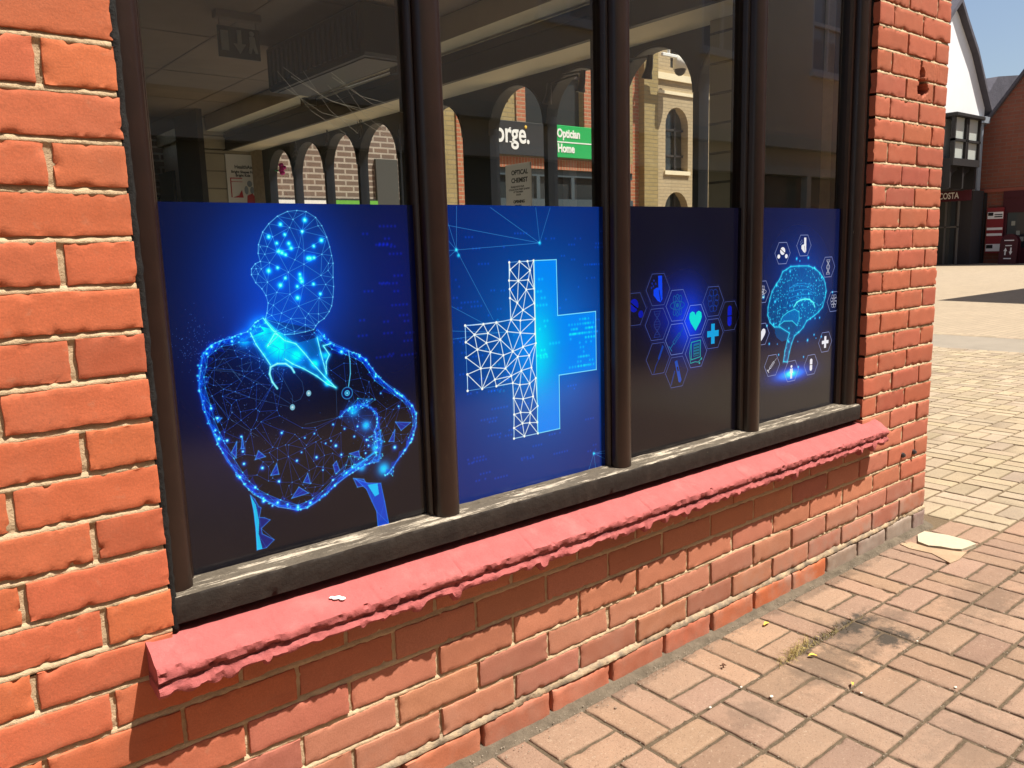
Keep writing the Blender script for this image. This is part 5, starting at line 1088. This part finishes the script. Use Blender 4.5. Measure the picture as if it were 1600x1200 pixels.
for y, up in ((.10, 1), (-.10, -1)):
    q.prism([(y-.03, .38), (y+.03, .38), (y+.03, .6), (y-.03, .6)], -.25, -.2, 'x') if False else None
    zb = .36; 
    pts = [(y-.025, zb), (y+.025, zb), (y+.025, zb+.16), (y+.065, zb+.16), (y, zb+.30), (y-.065, zb+.16), (y-.025, zb+.16)] if up == 1 else [(y-.025, zb+.30), (y+.025, zb+.30), (y+.025, zb+.14), (y+.065, zb+.14), (y, zb), (y-.065, zb+.14), (y-.025, zb+.14)]
    q.prism(pts, -.040, -.032, 'x')
q.box(-.04, -.032, -.12, .12, .72, .76); q.box(-.04, -.032, -.14, .14, .20, .24); q.box(-.04, -.032, -.18, .18, .93, .97); q.v = [(x-.16+.16*z/1.2, y, z) for x, y, z in q.v]; q.build('arrow', P_white, ab)

# ================================================================ BEHIND THE CAMERA: the other side of the lane, mirrored in the glass
CRB = mat('cream_render', (.88, .78, .60), .85, .2, var=.06, vscale=1)
op = thing('cream_shop_building', 'cream rendered building with sash windows across the lane, mirrored in the glass', 'building', (8, -9, G0)); L5 = (8, -9, G0)
ws = [(x, x+1.5, 4.42, 6.6) for x in (-7, -3, 1, 5, 9, 13.3, 17.3)]+[(x, x+1.5, 8.4, 10.6) for x in (-7, -3, 1, 5, 9, 13.3, 17.3)]
q = MB(); q.wall(-12, 20.0, 2.9, 13.2, ws, -9, -9.25, ax='y'); q.box(-12, 20, -15, -9.251, G0, 13.2); q.box(-12, -8, -9.25, -9, G0, 2.9); off(q, L5).build('wall', CRB, op)
q = MB(); q.prism([(-8.8, 13.21), (-15.3, 13.21), (-12, 15.2)], -12.3, 20.3, 'x'); off(q, L5).build('roof', SLT, op)
for a, b, c, d in ws:
    q = MB()
    q.box(a, a+.09, -9.12, -9.02, c, d); q.box(b-.09, b, -9.12, -9.02, c, d); q.box(a+.09, b-.09, -9.12, -9.02, c, c+.10); q.box(a+.09, b-.09, -9.12, -9.02, d-.10, d); q.box(a+.09, b-.09, -9.12, -9.04, (c+d)/2-.04, (c+d)/2+.04); q.box((a+b)/2-.03, (a+b)/2+.03, -9.12, -9.05, c+.1, d-.1); q.box(a-.08, b+.08, -9.0, -8.9, c-.09, c-.001)
    f = off(q, L5).build('window', M['white'], op); q = MB(); q.box(a+.09, b-.09, -9.16, -9.13, c+.1, d-.1); off(q, L5).build('pane', mat('sash_glass', (.55, .54, .52), .05, .6) if 'sash_glass' not in bpy.data.materials else bpy.data.materials['sash_glass'], f)
q = MB(); q.box(-8, 20, -9.1, -8.7, 2.66, 2.9); q.box(-8, 20, -9.1, -8.85, 2.1, 2.28)
for x in range(0, 12): q.box(-8+x*2.5, -7.82+x*2.5, -9.0, -8.85, G0, 2.1)
q.box(-8, 20, -9.0, -8.86, G0, -.1)
off(q, L5).build('shopfront_frame', mat('sage_paint', (.70, .72, .60), .5, .3), op)
q = MB(); q.box(-8, 20, -9.1, -8.95, 2.281, 2.659); off(q, L5).build('fascia', mat('fascia_cream', (.72, .69, .54), .5, .3), op)
q = MB(); q.box(-8, 20, -9.2, -9.12, G0, 2.1); off(q, L5).build('shop_glass', mat('shop_glass_green', (.26, .30, .24), .08, .5), op)
# neighbour whose shadow lies on the far square
nb = thing('corner_building', 'red brick building outside the right edge whose shadow falls on the square', 'building', (20, -2, G0)); L6 = (20, -2, G0)
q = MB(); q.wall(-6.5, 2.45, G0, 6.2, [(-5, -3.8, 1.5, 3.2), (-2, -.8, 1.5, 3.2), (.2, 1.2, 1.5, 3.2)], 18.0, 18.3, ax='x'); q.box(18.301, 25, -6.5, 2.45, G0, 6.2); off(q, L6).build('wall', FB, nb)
q = MB(); q.prism([(2.75, 6.201), (-6.8, 6.201), (-2.0, 8.2)], 17.55, 25.2, 'x'); off(q, L6).build('roof', SLT, nb)
q = MB(); q.box(18.2, 18.25, -5, -3.8, 1.5, 3.2); q.box(18.2, 18.25, -2, -.8, 1.5, 3.2); q.box(18.2, 18.25, .2, 1.2, 1.5, 3.2); off(q, L6).build('window', M['shopglass'], nb)
